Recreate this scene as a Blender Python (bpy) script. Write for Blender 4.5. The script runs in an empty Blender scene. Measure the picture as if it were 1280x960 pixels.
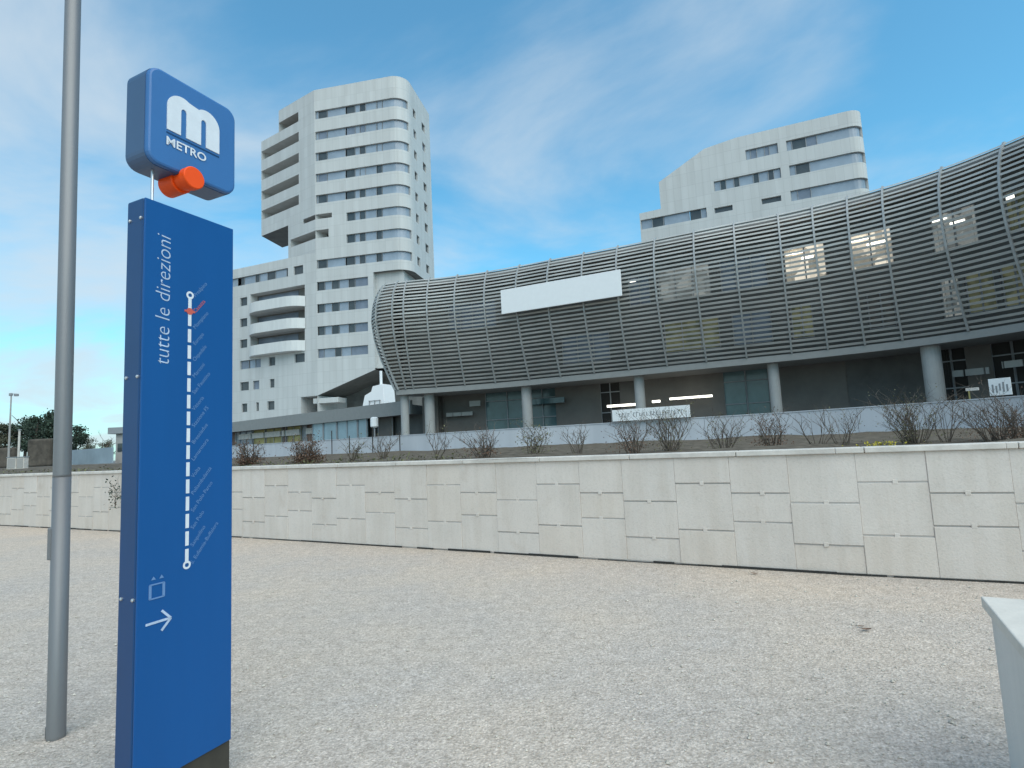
import bpy, bmesh, math, random
from mathutils import Vector, Matrix
R_ = random.Random(7)
sc = bpy.context.scene
COL = sc.collection
rad = math.radians

# ------------------------------------------------------------------ camera
EYE = Vector((0, 0, 1.6)); FPX = 700.0
PITCH = math.atan(72/FPX); ROLL = rad(2.7)
_F = Vector((0, math.cos(PITCH), math.sin(PITCH)))
_r0 = Vector((1, 0, 0)); _u0 = Vector((0, -math.sin(PITCH), math.cos(PITCH)))
_R = _r0*math.cos(ROLL) - _u0*math.sin(ROLL)
_U = _u0*math.cos(ROLL) + _r0*math.sin(ROLL)
cam_d = bpy.data.cameras.new('camera'); cam = bpy.data.objects.new('camera', cam_d); COL.objects.link(cam)
cam_d.sensor_width = 36; cam_d.lens = 36*FPX/1280; cam_d.clip_start = .05; cam_d.clip_end = 6000
m = Matrix((_R, _U, -_F)).transposed().to_4x4(); m.translation = EYE
cam.matrix_world = m
sc.camera = cam

def ray(px, py): return _F + _R*((px-640)/FPX) + _U*((480-py)/FPX)
def at_z(px, py, z):
    d = ray(px, py); return EYE + d*((z-EYE.z)/d.z)
def at_d(px, py, dist):              # point at ground depth y = dist
    d = ray(px, py); return EYE + d*(dist/d.y)
def hor(px): return 555-.0472*(px-640)

# ------------------------------------------------------------------ materials
def new_mat(name):
    mt = bpy.data.materials.new(name); mt.use_nodes = True
    return mt, mt.node_tree.nodes, mt.node_tree.links, mt.node_tree.nodes['Principled BSDF']
def mat(name, col, rough=.6, metal=0, var=.08, scale=3.0, bump=0, bscale=40, spec=.5, streak=False, emit=None, estr=0):
    mt, N, L, b = new_mat(name)
    b.inputs['Roughness'].default_value = rough; b.inputs['Metallic'].default_value = metal
    b.inputs['Specular IOR Level'].default_value = spec
    tc = N.new('ShaderNodeTexCoord')
    nz = N.new('ShaderNodeTexNoise'); nz.inputs['Scale'].default_value = scale; nz.inputs['Detail'].default_value = 6
    nz.inputs['Roughness'].default_value = .65
    if streak:
        mp = N.new('ShaderNodeMapping'); mp.inputs['Scale'].default_value = (1, 1, .12)
        L.new(tc.outputs['Object'], mp.inputs['Vector']); L.new(mp.outputs[0], nz.inputs['Vector'])
    else: L.new(tc.outputs['Object'], nz.inputs['Vector'])
    rp = N.new('ShaderNodeValToRGB')
    rp.color_ramp.elements[0].position = .3; rp.color_ramp.elements[1].position = .7
    c0 = [max(0, c*(1-var)) for c in col]; c1 = [min(1, c*(1+var)) for c in col]
    rp.color_ramp.elements[0].color = (*c0, 1); rp.color_ramp.elements[1].color = (*c1, 1)
    L.new(nz.outputs['Fac'], rp.inputs['Fac']); L.new(rp.outputs[0], b.inputs['Base Color'])
    if bump:
        n2 = N.new('ShaderNodeTexNoise'); n2.inputs['Scale'].default_value = bscale; n2.inputs['Detail'].default_value = 5
        L.new(tc.outputs['Object'], n2.inputs['Vector'])
        bp = N.new('ShaderNodeBump'); bp.inputs['Strength'].default_value = bump; bp.inputs['Distance'].default_value = .01
        L.new(n2.outputs['Fac'], bp.inputs['Height']); L.new(bp.outputs[0], b.inputs['Normal'])
    if emit:
        b.inputs['Emission Strength'].default_value = estr
        if var > .3:                                   # a lit room: furniture, walls and blinds of differing brightness
            vz = N.new('ShaderNodeTexVoronoi'); vz.distance = 'CHEBYCHEV'; vz.inputs['Scale'].default_value = 1.5; L.new(tc.outputs['Object'], vz.inputs['Vector'])
            r2 = N.new('ShaderNodeValToRGB'); r2.color_ramp.elements[0].color = (*[c*.25 for c in emit], 1); r2.color_ramp.elements[1].color = (*[min(1, c*1.5) for c in emit], 1)
            sc_ = N.new('ShaderNodeSeparateColor'); L.new(vz.outputs['Color'], sc_.inputs[0]); L.new(sc_.outputs[0], r2.inputs['Fac']); L.new(r2.outputs[0], b.inputs['Emission Color'])
        else: b.inputs['Emission Color'].default_value = (*emit, 1)
    return mt

def gravel_mat():
    mt, N, L, b = new_mat('gravel')
    tc = N.new('ShaderNodeTexCoord')
    def noise(s, det=4, ro=.6):
        n = N.new('ShaderNodeTexNoise'); n.inputs['Scale'].default_value = s; n.inputs['Detail'].default_value = det
        n.inputs['Roughness'].default_value = ro
        L.new(tc.outputs['Object'], n.inputs['Vector']); return n
    vo = N.new('ShaderNodeTexVoronoi'); vo.inputs['Scale'].default_value = 115; L.new(tc.outputs['Object'], vo.inputs['Vector'])
    vr = N.new('ShaderNodeValToRGB')
    e = vr.color_ramp.elements
    e[0].position = 0; e[0].color = (.43, .37, .322, 1); e[1].position = 1; e[1].color = (.69, .61, .55, 1)
    a = vr.color_ramp.elements.new(.35); a.color = (.51, .447, .395, 1)
    a = vr.color_ramp.elements.new(.75); a.color = (.57, .503, .445, 1)
    sp = N.new('ShaderNodeSeparateColor'); L.new(vo.outputs['Color'], sp.inputs[0]); L.new(sp.outputs[0], vr.inputs['Fac'])
    big = noise(.55, 5); br = N.new('ShaderNodeValToRGB')
    br.color_ramp.elements[0].position = .35; br.color_ramp.elements[0].color = (.93, .93, .94, 1)
    br.color_ramp.elements[1].position = .65; br.color_ramp.elements[1].color = (1.05, 1.00, .94, 1)
    L.new(big.outputs['Fac'], br.inputs['Fac'])
    med = noise(9, 6, .75); mr = N.new('ShaderNodeValToRGB')
    mr.color_ramp.elements[0].position = .32; mr.color_ramp.elements[0].color = (.80, .79, .77, 1)
    mr.color_ramp.elements[1].position = .62; mr.color_ramp.elements[1].color = (1.08, 1.07, 1.05, 1)
    L.new(med.outputs['Fac'], mr.inputs['Fac'])
    fine = noise(38, 3, .7); fr = N.new('ShaderNodeValToRGB')
    fr.color_ramp.elements[0].position = .3; fr.color_ramp.elements[0].color = (.72, .71, .70, 1)
    fr.color_ramp.elements[1].position = .6; fr.color_ramp.elements[1].color = (1.1, 1.1, 1.1, 1)
    L.new(fine.outputs['Fac'], fr.inputs['Fac'])
    cur = vr.outputs[0]
    for o in (br, mr, fr):
        mx = N.new('ShaderNodeMix'); mx.data_type = 'RGBA'; mx.blend_type = 'MULTIPLY'; mx.inputs[0].default_value = 1
        L.new(cur, mx.inputs[6]); L.new(o.outputs[0], mx.inputs[7]); cur = mx.outputs[2]
    L.new(cur, b.inputs['Base Color']); b.inputs['Roughness'].default_value = .95; b.inputs['Specular IOR Level'].default_value = .1
    v2 = N.new('ShaderNodeTexVoronoi'); v2.inputs['Scale'].default_value = 60; L.new(tc.outputs['Object'], v2.inputs['Vector'])
    ad = N.new('ShaderNodeMath'); ad.operation = 'ADD'; L.new(v2.outputs['Distance'], ad.inputs[0]); L.new(fine.outputs['Fac'], ad.inputs[1])
    bp = N.new('ShaderNodeBump'); bp.inputs['Strength'].default_value = .65; bp.inputs['Distance'].default_value = .009
    L.new(ad.outputs[0], bp.inputs['Height']); L.new(bp.outputs[0], b.inputs['Normal'])
    return mt

def concrete_mat(name, col, seed):
    mt, N, L, b = new_mat(name)
    tc = N.new('ShaderNodeTexCoord'); cur = None
    def layer(scale, sc3, p0, p1, c0, c1, det=6):
        nonlocal cur
        mp = N.new('ShaderNodeMapping'); mp.inputs['Scale'].default_value = sc3; mp.inputs['Location'].default_value = (seed, seed*.7, 0)
        L.new(tc.outputs['Object'], mp.inputs['Vector'])
        nz = N.new('ShaderNodeTexNoise'); nz.inputs['Scale'].default_value = scale; nz.inputs['Detail'].default_value = det; nz.inputs['Roughness'].default_value = .65
        L.new(mp.outputs[0], nz.inputs['Vector'])
        rp = N.new('ShaderNodeValToRGB'); rp.color_ramp.elements[0].position = p0; rp.color_ramp.elements[1].position = p1
        rp.color_ramp.elements[0].color = (*c0, 1); rp.color_ramp.elements[1].color = (*c1, 1); L.new(nz.outputs['Fac'], rp.inputs['Fac'])
        if cur is None: cur = rp.outputs[0]; return
        mx = N.new('ShaderNodeMix'); mx.data_type = 'RGBA'; mx.blend_type = 'MULTIPLY'; mx.inputs[0].default_value = 1
        L.new(cur, mx.inputs[6]); L.new(rp.outputs[0], mx.inputs[7]); cur = mx.outputs[2]
    layer(1.4, (1, 1, 1), .3, .7, [c*.94 for c in col], [c*1.05 for c in col])
    layer(5, (1, 1, .08), .38, .55, (.94, .93, .915), (1, 1, 1))          # drip streaks
    layer(2.2, (1, 1, .8), .28, .42, (.91, .885, .86), (1, 1, 1))          # damp stains
    layer(45, (1, 1, 1), .25, .5, (.88, .88, .87), (1, 1, 1), 3)          # pores
    L.new(cur, b.inputs['Base Color']); b.inputs['Roughness'].default_value = .88; b.inputs['Specular IOR Level'].default_value = .2
    n2 = N.new('ShaderNodeTexNoise'); n2.inputs['Scale'].default_value = 55; n2.inputs['Detail'].default_value = 5; L.new(tc.outputs['Object'], n2.inputs['Vector'])
    bp = N.new('ShaderNodeBump'); bp.inputs['Strength'].default_value = .3; bp.inputs['Distance'].default_value = .01
    L.new(n2.outputs['Fac'], bp.inputs['Height']); L.new(bp.outputs[0], b.inputs['Normal'])
    return mt
def cladding_mat(name, col):
    mt, N, L, b = new_mat(name)
    tc = N.new('ShaderNodeTexCoord'); sp = N.new('ShaderNodeSeparateXYZ'); L.new(tc.outputs['Object'], sp.inputs[0])
    ad = N.new('ShaderNodeMath'); ad.operation = 'SUBTRACT'; L.new(sp.outputs[0], ad.inputs[0]); L.new(sp.outputs[1], ad.inputs[1])
    cb = N.new('ShaderNodeCombineXYZ'); L.new(ad.outputs[0], cb.inputs[0]); L.new(sp.outputs[2], cb.inputs[1])
    br = N.new('ShaderNodeTexBrick'); L.new(cb.outputs[0], br.inputs['Vector']); br.offset = 0
    br.inputs['Scale'].default_value = 1; br.inputs['Brick Width'].default_value = 1.25; br.inputs['Row Height'].default_value = 1.765
    br.inputs['Mortar Size'].default_value = .022; br.inputs['Mortar Smooth'].default_value = .3
    br.inputs['Color1'].default_value = (*[c*.965 for c in col], 1); br.inputs['Color2'].default_value = (*[c*1.03 for c in col], 1)
    br.inputs['Mortar'].default_value = (*[c*.80 for c in col], 1)
    mp = N.new('ShaderNodeMapping'); mp.inputs['Scale'].default_value = (1, 1, .07); L.new(tc.outputs['Object'], mp.inputs['Vector'])
    nz = N.new('ShaderNodeTexNoise'); nz.inputs['Scale'].default_value = 1.3; nz.inputs['Detail'].default_value = 6; L.new(mp.outputs[0], nz.inputs['Vector'])
    rp = N.new('ShaderNodeValToRGB'); rp.color_ramp.elements[0].position = .35; rp.color_ramp.elements[0].color = (.94, .937, .93, 1)
    rp.color_ramp.elements[1].position = .62; rp.color_ramp.elements[1].color = (1.02, 1.02, 1.02, 1); L.new(nz.outputs['Fac'], rp.inputs['Fac'])
    mx = N.new('ShaderNodeMix'); mx.data_type = 'RGBA'; mx.blend_type = 'MULTIPLY'; mx.inputs[0].default_value = 1
    L.new(br.outputs['Color'], mx.inputs[6]); L.new(rp.outputs[0], mx.inputs[7]); L.new(mx.outputs[2], b.inputs['Base Color'])
    b.inputs['Roughness'].default_value = .6; b.inputs['Specular IOR Level'].default_value = .3
    return mt
M = dict(
 gravel=gravel_mat(),
 soil=mat('soil', (.125, .105, .082), .95, var=.5, scale=4, bump=1, bscale=18, spec=.1),
 concrete=concrete_mat('wall_concrete', (.64, .567, .51), 0),
 concrete_warm=concrete_mat('warm_concrete', (.64, .56, .495), 3.7),
 concrete_cool=concrete_mat('pale_concrete', (.645, .575, .52), 8.1),
 coping=mat('coping_stone', (.60, .55, .50), .85, var=.16, scale=4, bump=.25, bscale=50, spec=.15),
 joint=mat('joint_grey', (.47, .43, .40), .9),
 dark=mat('dark_gap', (.03, .028, .026), .9),
 ledge=mat('ledge_render', (.66, .61, .56), .8, var=.12, scale=1.6, bump=.2, bscale=80, streak=True),
 ledge_top=mat('ledge_stone', (.64, .58, .51), .75, var=.10, scale=6, bump=.2, bscale=60),
 tower=cladding_mat('tower_cladding', (.53, .53, .52)),
 tower_roof=mat('roof_grey', (.3, .3, .3), .9),
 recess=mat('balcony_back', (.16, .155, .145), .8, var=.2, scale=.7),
 glass=mat('dark_glass', (.06, .07, .075), .12, var=.3, scale=.5),
 panel=mat('pale_glass', (.27, .32, .38), .22, var=.15, scale=.5),
 panel2=mat('slate_glass', (.17, .20, .25), .2, var=.2, scale=.5),
 frame=mat('frame_grey', (.25, .26, .27), .5),
 slat=mat('aluminium_slat', (.44, .43, .405), .5, .2, var=.18, scale=.35),
 rib=mat('pale_steel', (.36, .365, .36), .5, .3, var=.1),
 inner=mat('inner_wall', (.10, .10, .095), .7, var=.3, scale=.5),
 soffit=mat('soffit_panel', (.26, .26, .25), .7, var=.06),
 column=mat('column_concrete', (.36, .36, .35), .8, var=.08, scale=1.5),
 white=mat('white_panel', (.80, .80, .80), .55, var=.02),
 teal=mat('teal_glass', (.10, .16, .17), .15, var=.3, scale=.5),
 skyglass=mat('blue_glass', (.27, .38, .43), .2, var=.2, scale=.4),
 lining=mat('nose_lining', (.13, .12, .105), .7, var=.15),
 pebble=mat('pebble', (.50, .45, .385), .9, var=.55, scale=70, spec=.15),
 parapet=mat('parapet_render', (.62, .615, .60), .6, var=.06, streak=True),
 taupe=mat('taupe_panel', (.15, .138, .125), .8, var=.15, scale=.6),
 beam=mat('beam_grey', (.34, .34, .32), .7),
 wall2=mat('terrace_wall', (.50, .51, .54), .8, var=.10, scale=.8, streak=True),
 pole=mat('galvanised_pole', (.205, .205, .21), .5, .35, var=.10, scale=2.5, bump=.05, bscale=60, streak=True),
 pole_dark=mat('pole_dark', (.10, .10, .10), .6),
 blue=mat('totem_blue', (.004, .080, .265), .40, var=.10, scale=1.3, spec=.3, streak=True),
 blue_shade=mat('totem_shade_blue', (.004, .048, .15), .45, var=.08, scale=2),  # front blue darkened: shaded side painted into the colour; emblem line shares it
 blue_head=mat('header_pale_blue', (.040, .145, .36), .38, var=.05, scale=2),  # paler than the front blue: header's glossy, lighter look put into the colour
 blue_side=mat('header_rim_blue', (.05, .10, .19), .4, var=.05, scale=2),
 plinth=mat('plinth_dark', (.045, .04, .03), .8, var=.3, scale=8),
 orange=mat('orange_plastic', (.90, .085, .006), .45, var=.04, spec=.25),
 letter=mat('white_vinyl', (.66, .68, .72), .55, var=.06, scale=12),
 letter_soft=mat('worn_vinyl', (.42, .50, .64), .6, var=.22, scale=30),
 faint=mat('pale_blue_vinyl', (.12, .23, .44), .5, var=.05),
 red=mat('red_vinyl', (.55, .10, .07), .5, var=.05),
 steel=mat('bolt_steel', (.6, .6, .6), .3, .8),
 lit=mat('lit_room', (.32, .27, .2), .6, var=.5, scale=1.2, emit=(.66, .60, .49), estr=.46),
 lit_dim=mat('dim_room', (.12, .14, .14), .5, var=.5, scale=1.0, emit=(.40, .41, .38), estr=.20),
 lit_green=mat('green_room', (.12, .13, .07), .5, var=.6, scale=1.0, emit=(.32, .31, .16), estr=.07),
 lamp=mat('lamp_white', (.9, .9, .85), .5, emit=(1, .95, .82), estr=1.5),
 yellow=mat('shop_yellow', (.33, .28, .10), .6, var=.4, scale=.6),
 brown=mat('shop_brown', (.16, .10, .075), .7, var=.3, scale=.6),
 leaf_dark=mat('conifer_leaf', (.030, .050, .032), .8, var=.5, scale=.5),
 leaf_olive=mat('olive_leaf', (.075, .075, .045), .8, var=.4, scale=.6),
 leaf_red=mat('russet_leaf', (.13, .072, .045), .8, var=.5, scale=8),
 leaf_green=mat('shrub_leaf', (.13, .125, .06), .8, var=.5, scale=8),
 leaf_yel=mat('yellow_flower', (.42, .34, .04), .8, var=.4, scale=8),
 bark=mat('bark', (.105, .085, .068), .9, var=.3, scale=6),
 twig=mat('twig', (.12, .095, .075), .9, var=.35, scale=10),
 hedge=mat('hedge_brown', (.085, .07, .055), .9, var=.5, scale=.8, bump=1, bscale=4),
 hoard=mat('hoarding_blue', (.28, .34, .38), .7, var=.15, scale=.3),
 far_wall=mat('far_wall', (.36, .34, .32), .8, var=.2, scale=.3),
 asphalt=mat('asphalt', (.17, .165, .16), .9, var=.2, scale=.3),
)

# ------------------------------------------------------------------ mesh helper
class MB:
    def __init__(s): s.v = []; s.f = []; s.sm = False
    def quad(s, *p):
        i = len(s.v); s.v += [tuple(q) for q in p]; s.f.append(tuple(range(i, i+len(p))))
    def box(s, c, size, rz=0, bev=0):
        cx, cy, cz = c; sx, sy, sz = [q/2 for q in size]; co, si = math.cos(rz), math.sin(rz)
        P = []
        for dz in (-sz, sz):
            for dx, dy in ((-sx, -sy), (sx, -sy), (sx, sy), (-sx, sy)):
                P.append((cx+dx*co-dy*si, cy+dx*si+dy*co, cz+dz))
        i = len(s.v); s.v += P
        for f in ((0, 3, 2, 1), (4, 5, 6, 7), (0, 1, 5, 4), (1, 2, 6, 5), (2, 3, 7, 6), (3, 0, 4, 7)):
            s.f.append(tuple(i+k for k in f))
    def bar(s, a, b, w, h=None):                    # rectangular bar from a to b
        a = Vector(a); b = Vector(b); h = h or w
        d = (b-a).normalized(); up = Vector((0, 0, 1)) if abs(d.z) < .9 else Vector((0, 1, 0))
        x = d.cross(up).normalized(); y = x.cross(d)
        i = len(s.v)
        for p in (a, b):
            for q, r in ((-1, -1), (1, -1), (1, 1), (-1, 1)): s.v.append(tuple(p+x*q*w/2+y*r*h/2))
        for f in ((0, 1, 2, 3), (7, 6, 5, 4), (0, 4, 5, 1), (1, 5, 6, 2), (2, 6, 7, 3), (3, 7, 4, 0)): s.f.append(tuple(i+k for k in f))
    def tube(s, pts, rads, n=8, cap=True):
        i0 = len(s.v); pts = [Vector(p) for p in pts]
        for k, p in enumerate(pts):
            d = (pts[min(k+1, len(pts)-1)]-pts[max(k-1, 0)])
            d = d.normalized() if d.length > 1e-9 else Vector((0, 0, 1))
            up = Vector((0, 0, 1)) if abs(d.z) < .9 else Vector((0, 1, 0))
            x = d.cross(up).normalized(); y = x.cross(d)
            for j in range(n):
                a = 2*math.pi*j/n; s.v.append(tuple(p+(x*math.cos(a)+y*math.sin(a))*rads[k]))
        for k in range(len(pts)-1):
            for j in range(n):
                a = i0+k*n+j; b = i0+k*n+(j+1) % n; s.f.append((a, b, b+n, a+n))
        if cap:
            s.f.append(tuple(i0+j for j in range(n))[::-1]); e = i0+(len(pts)-1)*n; s.f.append(tuple(e+j for j in range(n)))
    def prism(s, poly, z0, z1):                      # poly ccw from above
        i = len(s.v); n = len(poly)
        s.v += [(p[0], p[1], z0) for p in poly]+[(p[0], p[1], z1) for p in poly]
        s.f.append(tuple(range(i, i+n))[::-1]); s.f.append(tuple(range(i+n, i+2*n)))
        for k in range(n): s.f.append((i+k, i+(k+1) % n, i+n+(k+1) % n, i+n+k))
    def slab_xz(s, poly, y0, y1):                    # outline in local x,z, extruded along y
        i = len(s.v); n = len(poly)
        s.v += [(p[0], y0, p[1]) for p in poly]+[(p[0], y1, p[1]) for p in poly]
        s.f.append(tuple(range(i, i+n))); s.f.append(tuple(range(i+n, i+2*n))[::-1])
        for k in range(n): s.f.append((i+k, i+n+k, i+n+(k+1) % n, i+(k+1) % n))
    def build(s, name, m, parent=None, smooth=False, bevel=0, fixn=True):
        me = bpy.data.meshes.new(name); me.from_pydata(s.v, [], s.f); me.update()
        if fixn or bevel:
            bm = bmesh.new(); bm.from_mesh(me)
            if fixn: bmesh.ops.recalc_face_normals(bm, faces=bm.faces)
            if bevel:
                bmesh.ops.remove_doubles(bm, verts=bm.verts, dist=1e-5)
                ed = [e for e in bm.edges if len(e.link_faces) == 2 and e.calc_face_angle(0) > .6]
                bmesh.ops.bevel(bm, geom=ed, offset=bevel, segments=2, profile=.5, affect='EDGES')
            bm.to_mesh(me); bm.free()
        if smooth:
            for p in me.polygons: p.use_smooth = True
        me.materials.append(M[m] if isinstance(m, str) else m)
        o = bpy.data.objects.new(name, me); COL.objects.link(o)
        if parent is not None: o.parent = parent
        return o
def tag(o, label=None, cat=None, group=None, kind=None):
    if label: o['label'] = label
    if cat: o['category'] = cat
    if group: o['group'] = group
    if kind: o['kind'] = kind
    return o
def empty(name, loc=(0, 0, 0), rz=0, label=None, cat=None, group=None):
    o = bpy.data.objects.new(name, None); COL.objects.link(o); o.location = loc; o.rotation_euler = (0, 0, rz)
    o.empty_display_size = .3
    bpy.context.view_layer.update()
    return tag(o, label, cat, group)
def world_child(mb, name, m, root, **k):             # mesh given in world coordinates, root unrotated
    l = root.location
    mb.v = [(a-l.x, b-l.y, c-l.z) for a, b, c in mb.v]
    return mb.build(name, m, root, **k)

# ------------------------------------------------------------------ world & sun
SUN_DIR = Vector((.32, -.55, .85)).normalized()
elev = math.asin(SUN_DIR.z)
w = bpy.data.worlds.new('World'); sc.world = w; w.use_nodes = True
N = w.node_tree.nodes; L = w.node_tree.links; bg = N['Background']
sky = N.new('ShaderNodeTexSky'); sky.sky_type = 'NISHITA'; sky.sun_disc = False
sky.sun_elevation = elev; sky.sun_rotation = math.atan2(SUN_DIR.x, SUN_DIR.y)
sky.air_density = 1.0; sky.dust_density = .6; sky.ozone_density = 1.6
tc = N.new('ShaderNodeTexCoord'); sx = N.new('ShaderNodeSeparateXYZ'); L.new(tc.outputs['Generated'], sx.inputs[0])
def mth(op, a, b=None, clamp=False):
    n = N.new('ShaderNodeMath'); n.operation = op; n.use_clamp = clamp
    for i, q in enumerate((a, b)):
        if q is None: continue
        if isinstance(q, (int, float)): n.inputs[i].default_value = q
        else: L.new(q, n.inputs[i])
    return n.outputs[0]
den = mth('ADD', mth('MAXIMUM', sx.outputs['Z'], 0.0), .22)
cx_ = mth('DIVIDE', sx.outputs['X'], den); cy_ = mth('DIVIDE', sx.outputs['Y'], den)
cv = N.new('ShaderNodeCombineXYZ'); L.new(cx_, cv.inputs[0]); L.new(cy_, cv.inputs[1])
mp = N.new('ShaderNodeMapping'); L.new(cv.outputs[0], mp.inputs['Vector'])
mp.inputs['Rotation'].default_value = (0, 0, rad(25)); mp.inputs['Scale'].default_value = (1.0, 1.25, 1); mp.inputs['Location'].default_value = (3.1, .7, 0)
nz = N.new('ShaderNodeTexNoise'); L.new(mp.outputs[0], nz.inputs['Vector'])
nz.inputs['Scale'].default_value = 1.15; nz.inputs['Detail'].default_value = 9; nz.inputs['Roughness'].default_value = .55; nz.inputs['Distortion'].default_value = .35
# more cloud towards the left (west) and towards the horizon
bias = mth('MULTIPLY', sx.outputs['X'], -.07)
hz = mth('MULTIPLY', mth('SUBTRACT', .42, sx.outputs['Z']), .30)
dens = mth('ADD', mth('ADD', nz.outputs['Fac'], bias), hz)
rp = N.new('ShaderNodeValToRGB'); L.new(dens, rp.inputs['Fac']); rp.color_ramp.interpolation = 'EASE'
rp.color_ramp.elements[0].position = .38; rp.color_ramp.elements[0].color = (.05, .05, .05, 1)
rp.color_ramp.elements[1].position = .76; rp.color_ramp.elements[1].color = (1, 1, 1, 1)
tint = N.new('ShaderNodeMix'); tint.data_type = 'RGBA'; tint.blend_type = 'MULTIPLY'; tint.inputs[0].default_value = 1
L.new(sky.outputs[0], tint.inputs[6]); tint.inputs[7].default_value = (.46, 1.04, 1.06, 1)
mx = N.new('ShaderNodeMix'); mx.data_type = 'RGBA'
fac = mth('MULTIPLY', rp.outputs[0], .88)
L.new(fac, mx.inputs[0]); L.new(tint.outputs[2], mx.inputs[6]); mx.inputs[7].default_value = (3.05, 3.5, 3.85, 1)
L.new(mx.outputs[2], bg.inputs['Color']); bg.inputs['Strength'].default_value = .11
sd = bpy.data.lights.new('sun', 'SUN'); sd.energy = 1.5; sd.angle = rad(75); sd.color = (1, .88, .74)
so = bpy.data.objects.new('sun', sd); COL.objects.link(so)
so.rotation_euler = (-SUN_DIR).to_track_quat('-Z', 'Y').to_euler()
sc.view_settings.view_transform = 'Standard'; sc.view_settings.look = 'None'; sc.view_settings.gamma = 1
sc.view_settings.exposure = .98

# ------------------------------------------------------------------ path tools
def catmull(P, step=.5):
    P = [Vector((p[0], p[1])) for p in P]; Q = [P[0]*2-P[1]]+P+[P[-1]*2-P[-2]]; out = []
    for i in range(1, len(Q)-2):
        a, b, c, d = Q[i-1:i+3]; n = max(1, int((c-b).length/step))
        for k in range(n):
            t = k/n
            out.append(.5*((2*b)+(c-a)*t+(2*a-5*b+4*c-d)*t*t+(3*b-a-3*c+d)*t**3))
    out.append(P[-1]); return out
def normals(P):
    o = []
    for i in range(len(P)):
        d = (P[min(i+1, len(P)-1)]-P[max(i-1, 0)]).normalized(); o.append(Vector((d.y, -d.x)))
    return o
class Path:
    def __init__(s, pts, closed=False):
        s.p = [Vector((q[0], q[1])) for q in pts]
        if closed: s.p.append(s.p[0].copy())
        s.s = [0]
        for a, b in zip(s.p, s.p[1:]): s.s.append(s.s[-1]+(b-a).length)
        s.len = s.s[-1]
    def seg(s, t):
        for i in range(len(s.p)-1):
            if t <= s.s[i+1]+1e-9: return i
        return len(s.p)-2
    def at(s, t, off=0):
        i = s.seg(t); a, b = s.p[i], s.p[i+1]; d = (b-a).normalized()
        return a+d*(t-s.s[i])+Vector((d.y, -d.x))*off
    def px(s, px, py=450, smin=0, smax=1e9):          # s of the first crossing of the pixel column
        d = ray(px, py); 
        for i in range(len(s.p)-1):
            a, b = s.p[i], s.p[i+1]
            fa = a.x*d.y-a.y*d.x; fb = b.x*d.y-b.y*d.x
            if fa*fb <= 0 and fa != fb:
                t = s.s[i]+(s.s[i+1]-s.s[i])*fa/(fa-fb)
                if smin-1e-6 <= t <= smax+1e-6: return t
        return None
    def z(s, px, py, smin=0, smax=1e9):
        t = s.px(px, py, smin, smax); q = s.at(t); d = ray(px, py)
        return EYE.z+d.z*(q.y/d.y)
    def cut(s, a, b):                                  # sample points between a and b
        return [a]+[t for t in s.s if a+1e-4 < t < b-1e-4]+[b]

def facade(path, z0, ztop, ops, depth=.3, smax=None):
    """wall sheet along a path with rectangular openings (s0,s1,z0,z1[,depth]) and their reveals"""
    mb = MB(); zt = ztop if callable(ztop) else (lambda s: ztop)
    S = sorted(set([round(t, 4) for t in path.s]+[round(o[0], 4) for o in ops]+[round(o[1], 4) for o in ops]))
    S = [t for i, t in enumerate(S) if i == 0 or t-S[i-1] > 1e-3]
    Z = sorted(set([z0]+[round(o[2], 4) for o in ops]+[round(o[3], 4) for o in ops]+[1e4]))
    for i in range(len(S)-1):
        a, b = S[i], S[i+1]; mid = (a+b)/2
        if mid > path.len: break
        A = path.at(a+1e-5 if i else a); B = path.at(b-1e-5)
        for k in range(len(Z)-1):
            c, d = Z[k], Z[k+1]
            ca, cb, da, db = c, c, min(d, zt(a+1e-4)), min(d, zt(b-1e-4))
            ca = min(ca, da); cb = min(cb, db)
            if da-ca < 1e-4 and db-cb < 1e-4: continue
            zm = (c+min(d, zt(mid)))/2
            if any(o[0] < mid < o[1] and o[2] < zm < o[3] for o in ops): continue
            mb.quad((A.x, A.y, ca), (B.x, B.y, cb), (B.x, B.y, db), (A.x, A.y, da))
    for o in ops:
        dp = o[4] if len(o) > 4 else depth
        T = path.cut(o[0], o[1])
        for a, b in zip(T, T[1:]):
            A = path.at(a+1e-5); B = path.at(b-1e-5); A2 = path.at(a+1e-5, -dp); B2 = path.at(b-1e-5, -dp)
            for z in (o[2], o[3]): mb.quad((A.x, A.y, z), (B.x, B.y, z), (B2.x, B2.y, z), (A2.x, A2.y, z))
        for t in (o[0]+1e-5, o[1]-1e-5):
            A = path.at(t); A2 = path.at(t, -dp)
            mb.quad((A.x, A.y, o[2]), (A2.x, A2.y, o[2]), (A2.x, A2.y, o[3]), (A.x, A.y, o[3]))
    return mb
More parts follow.
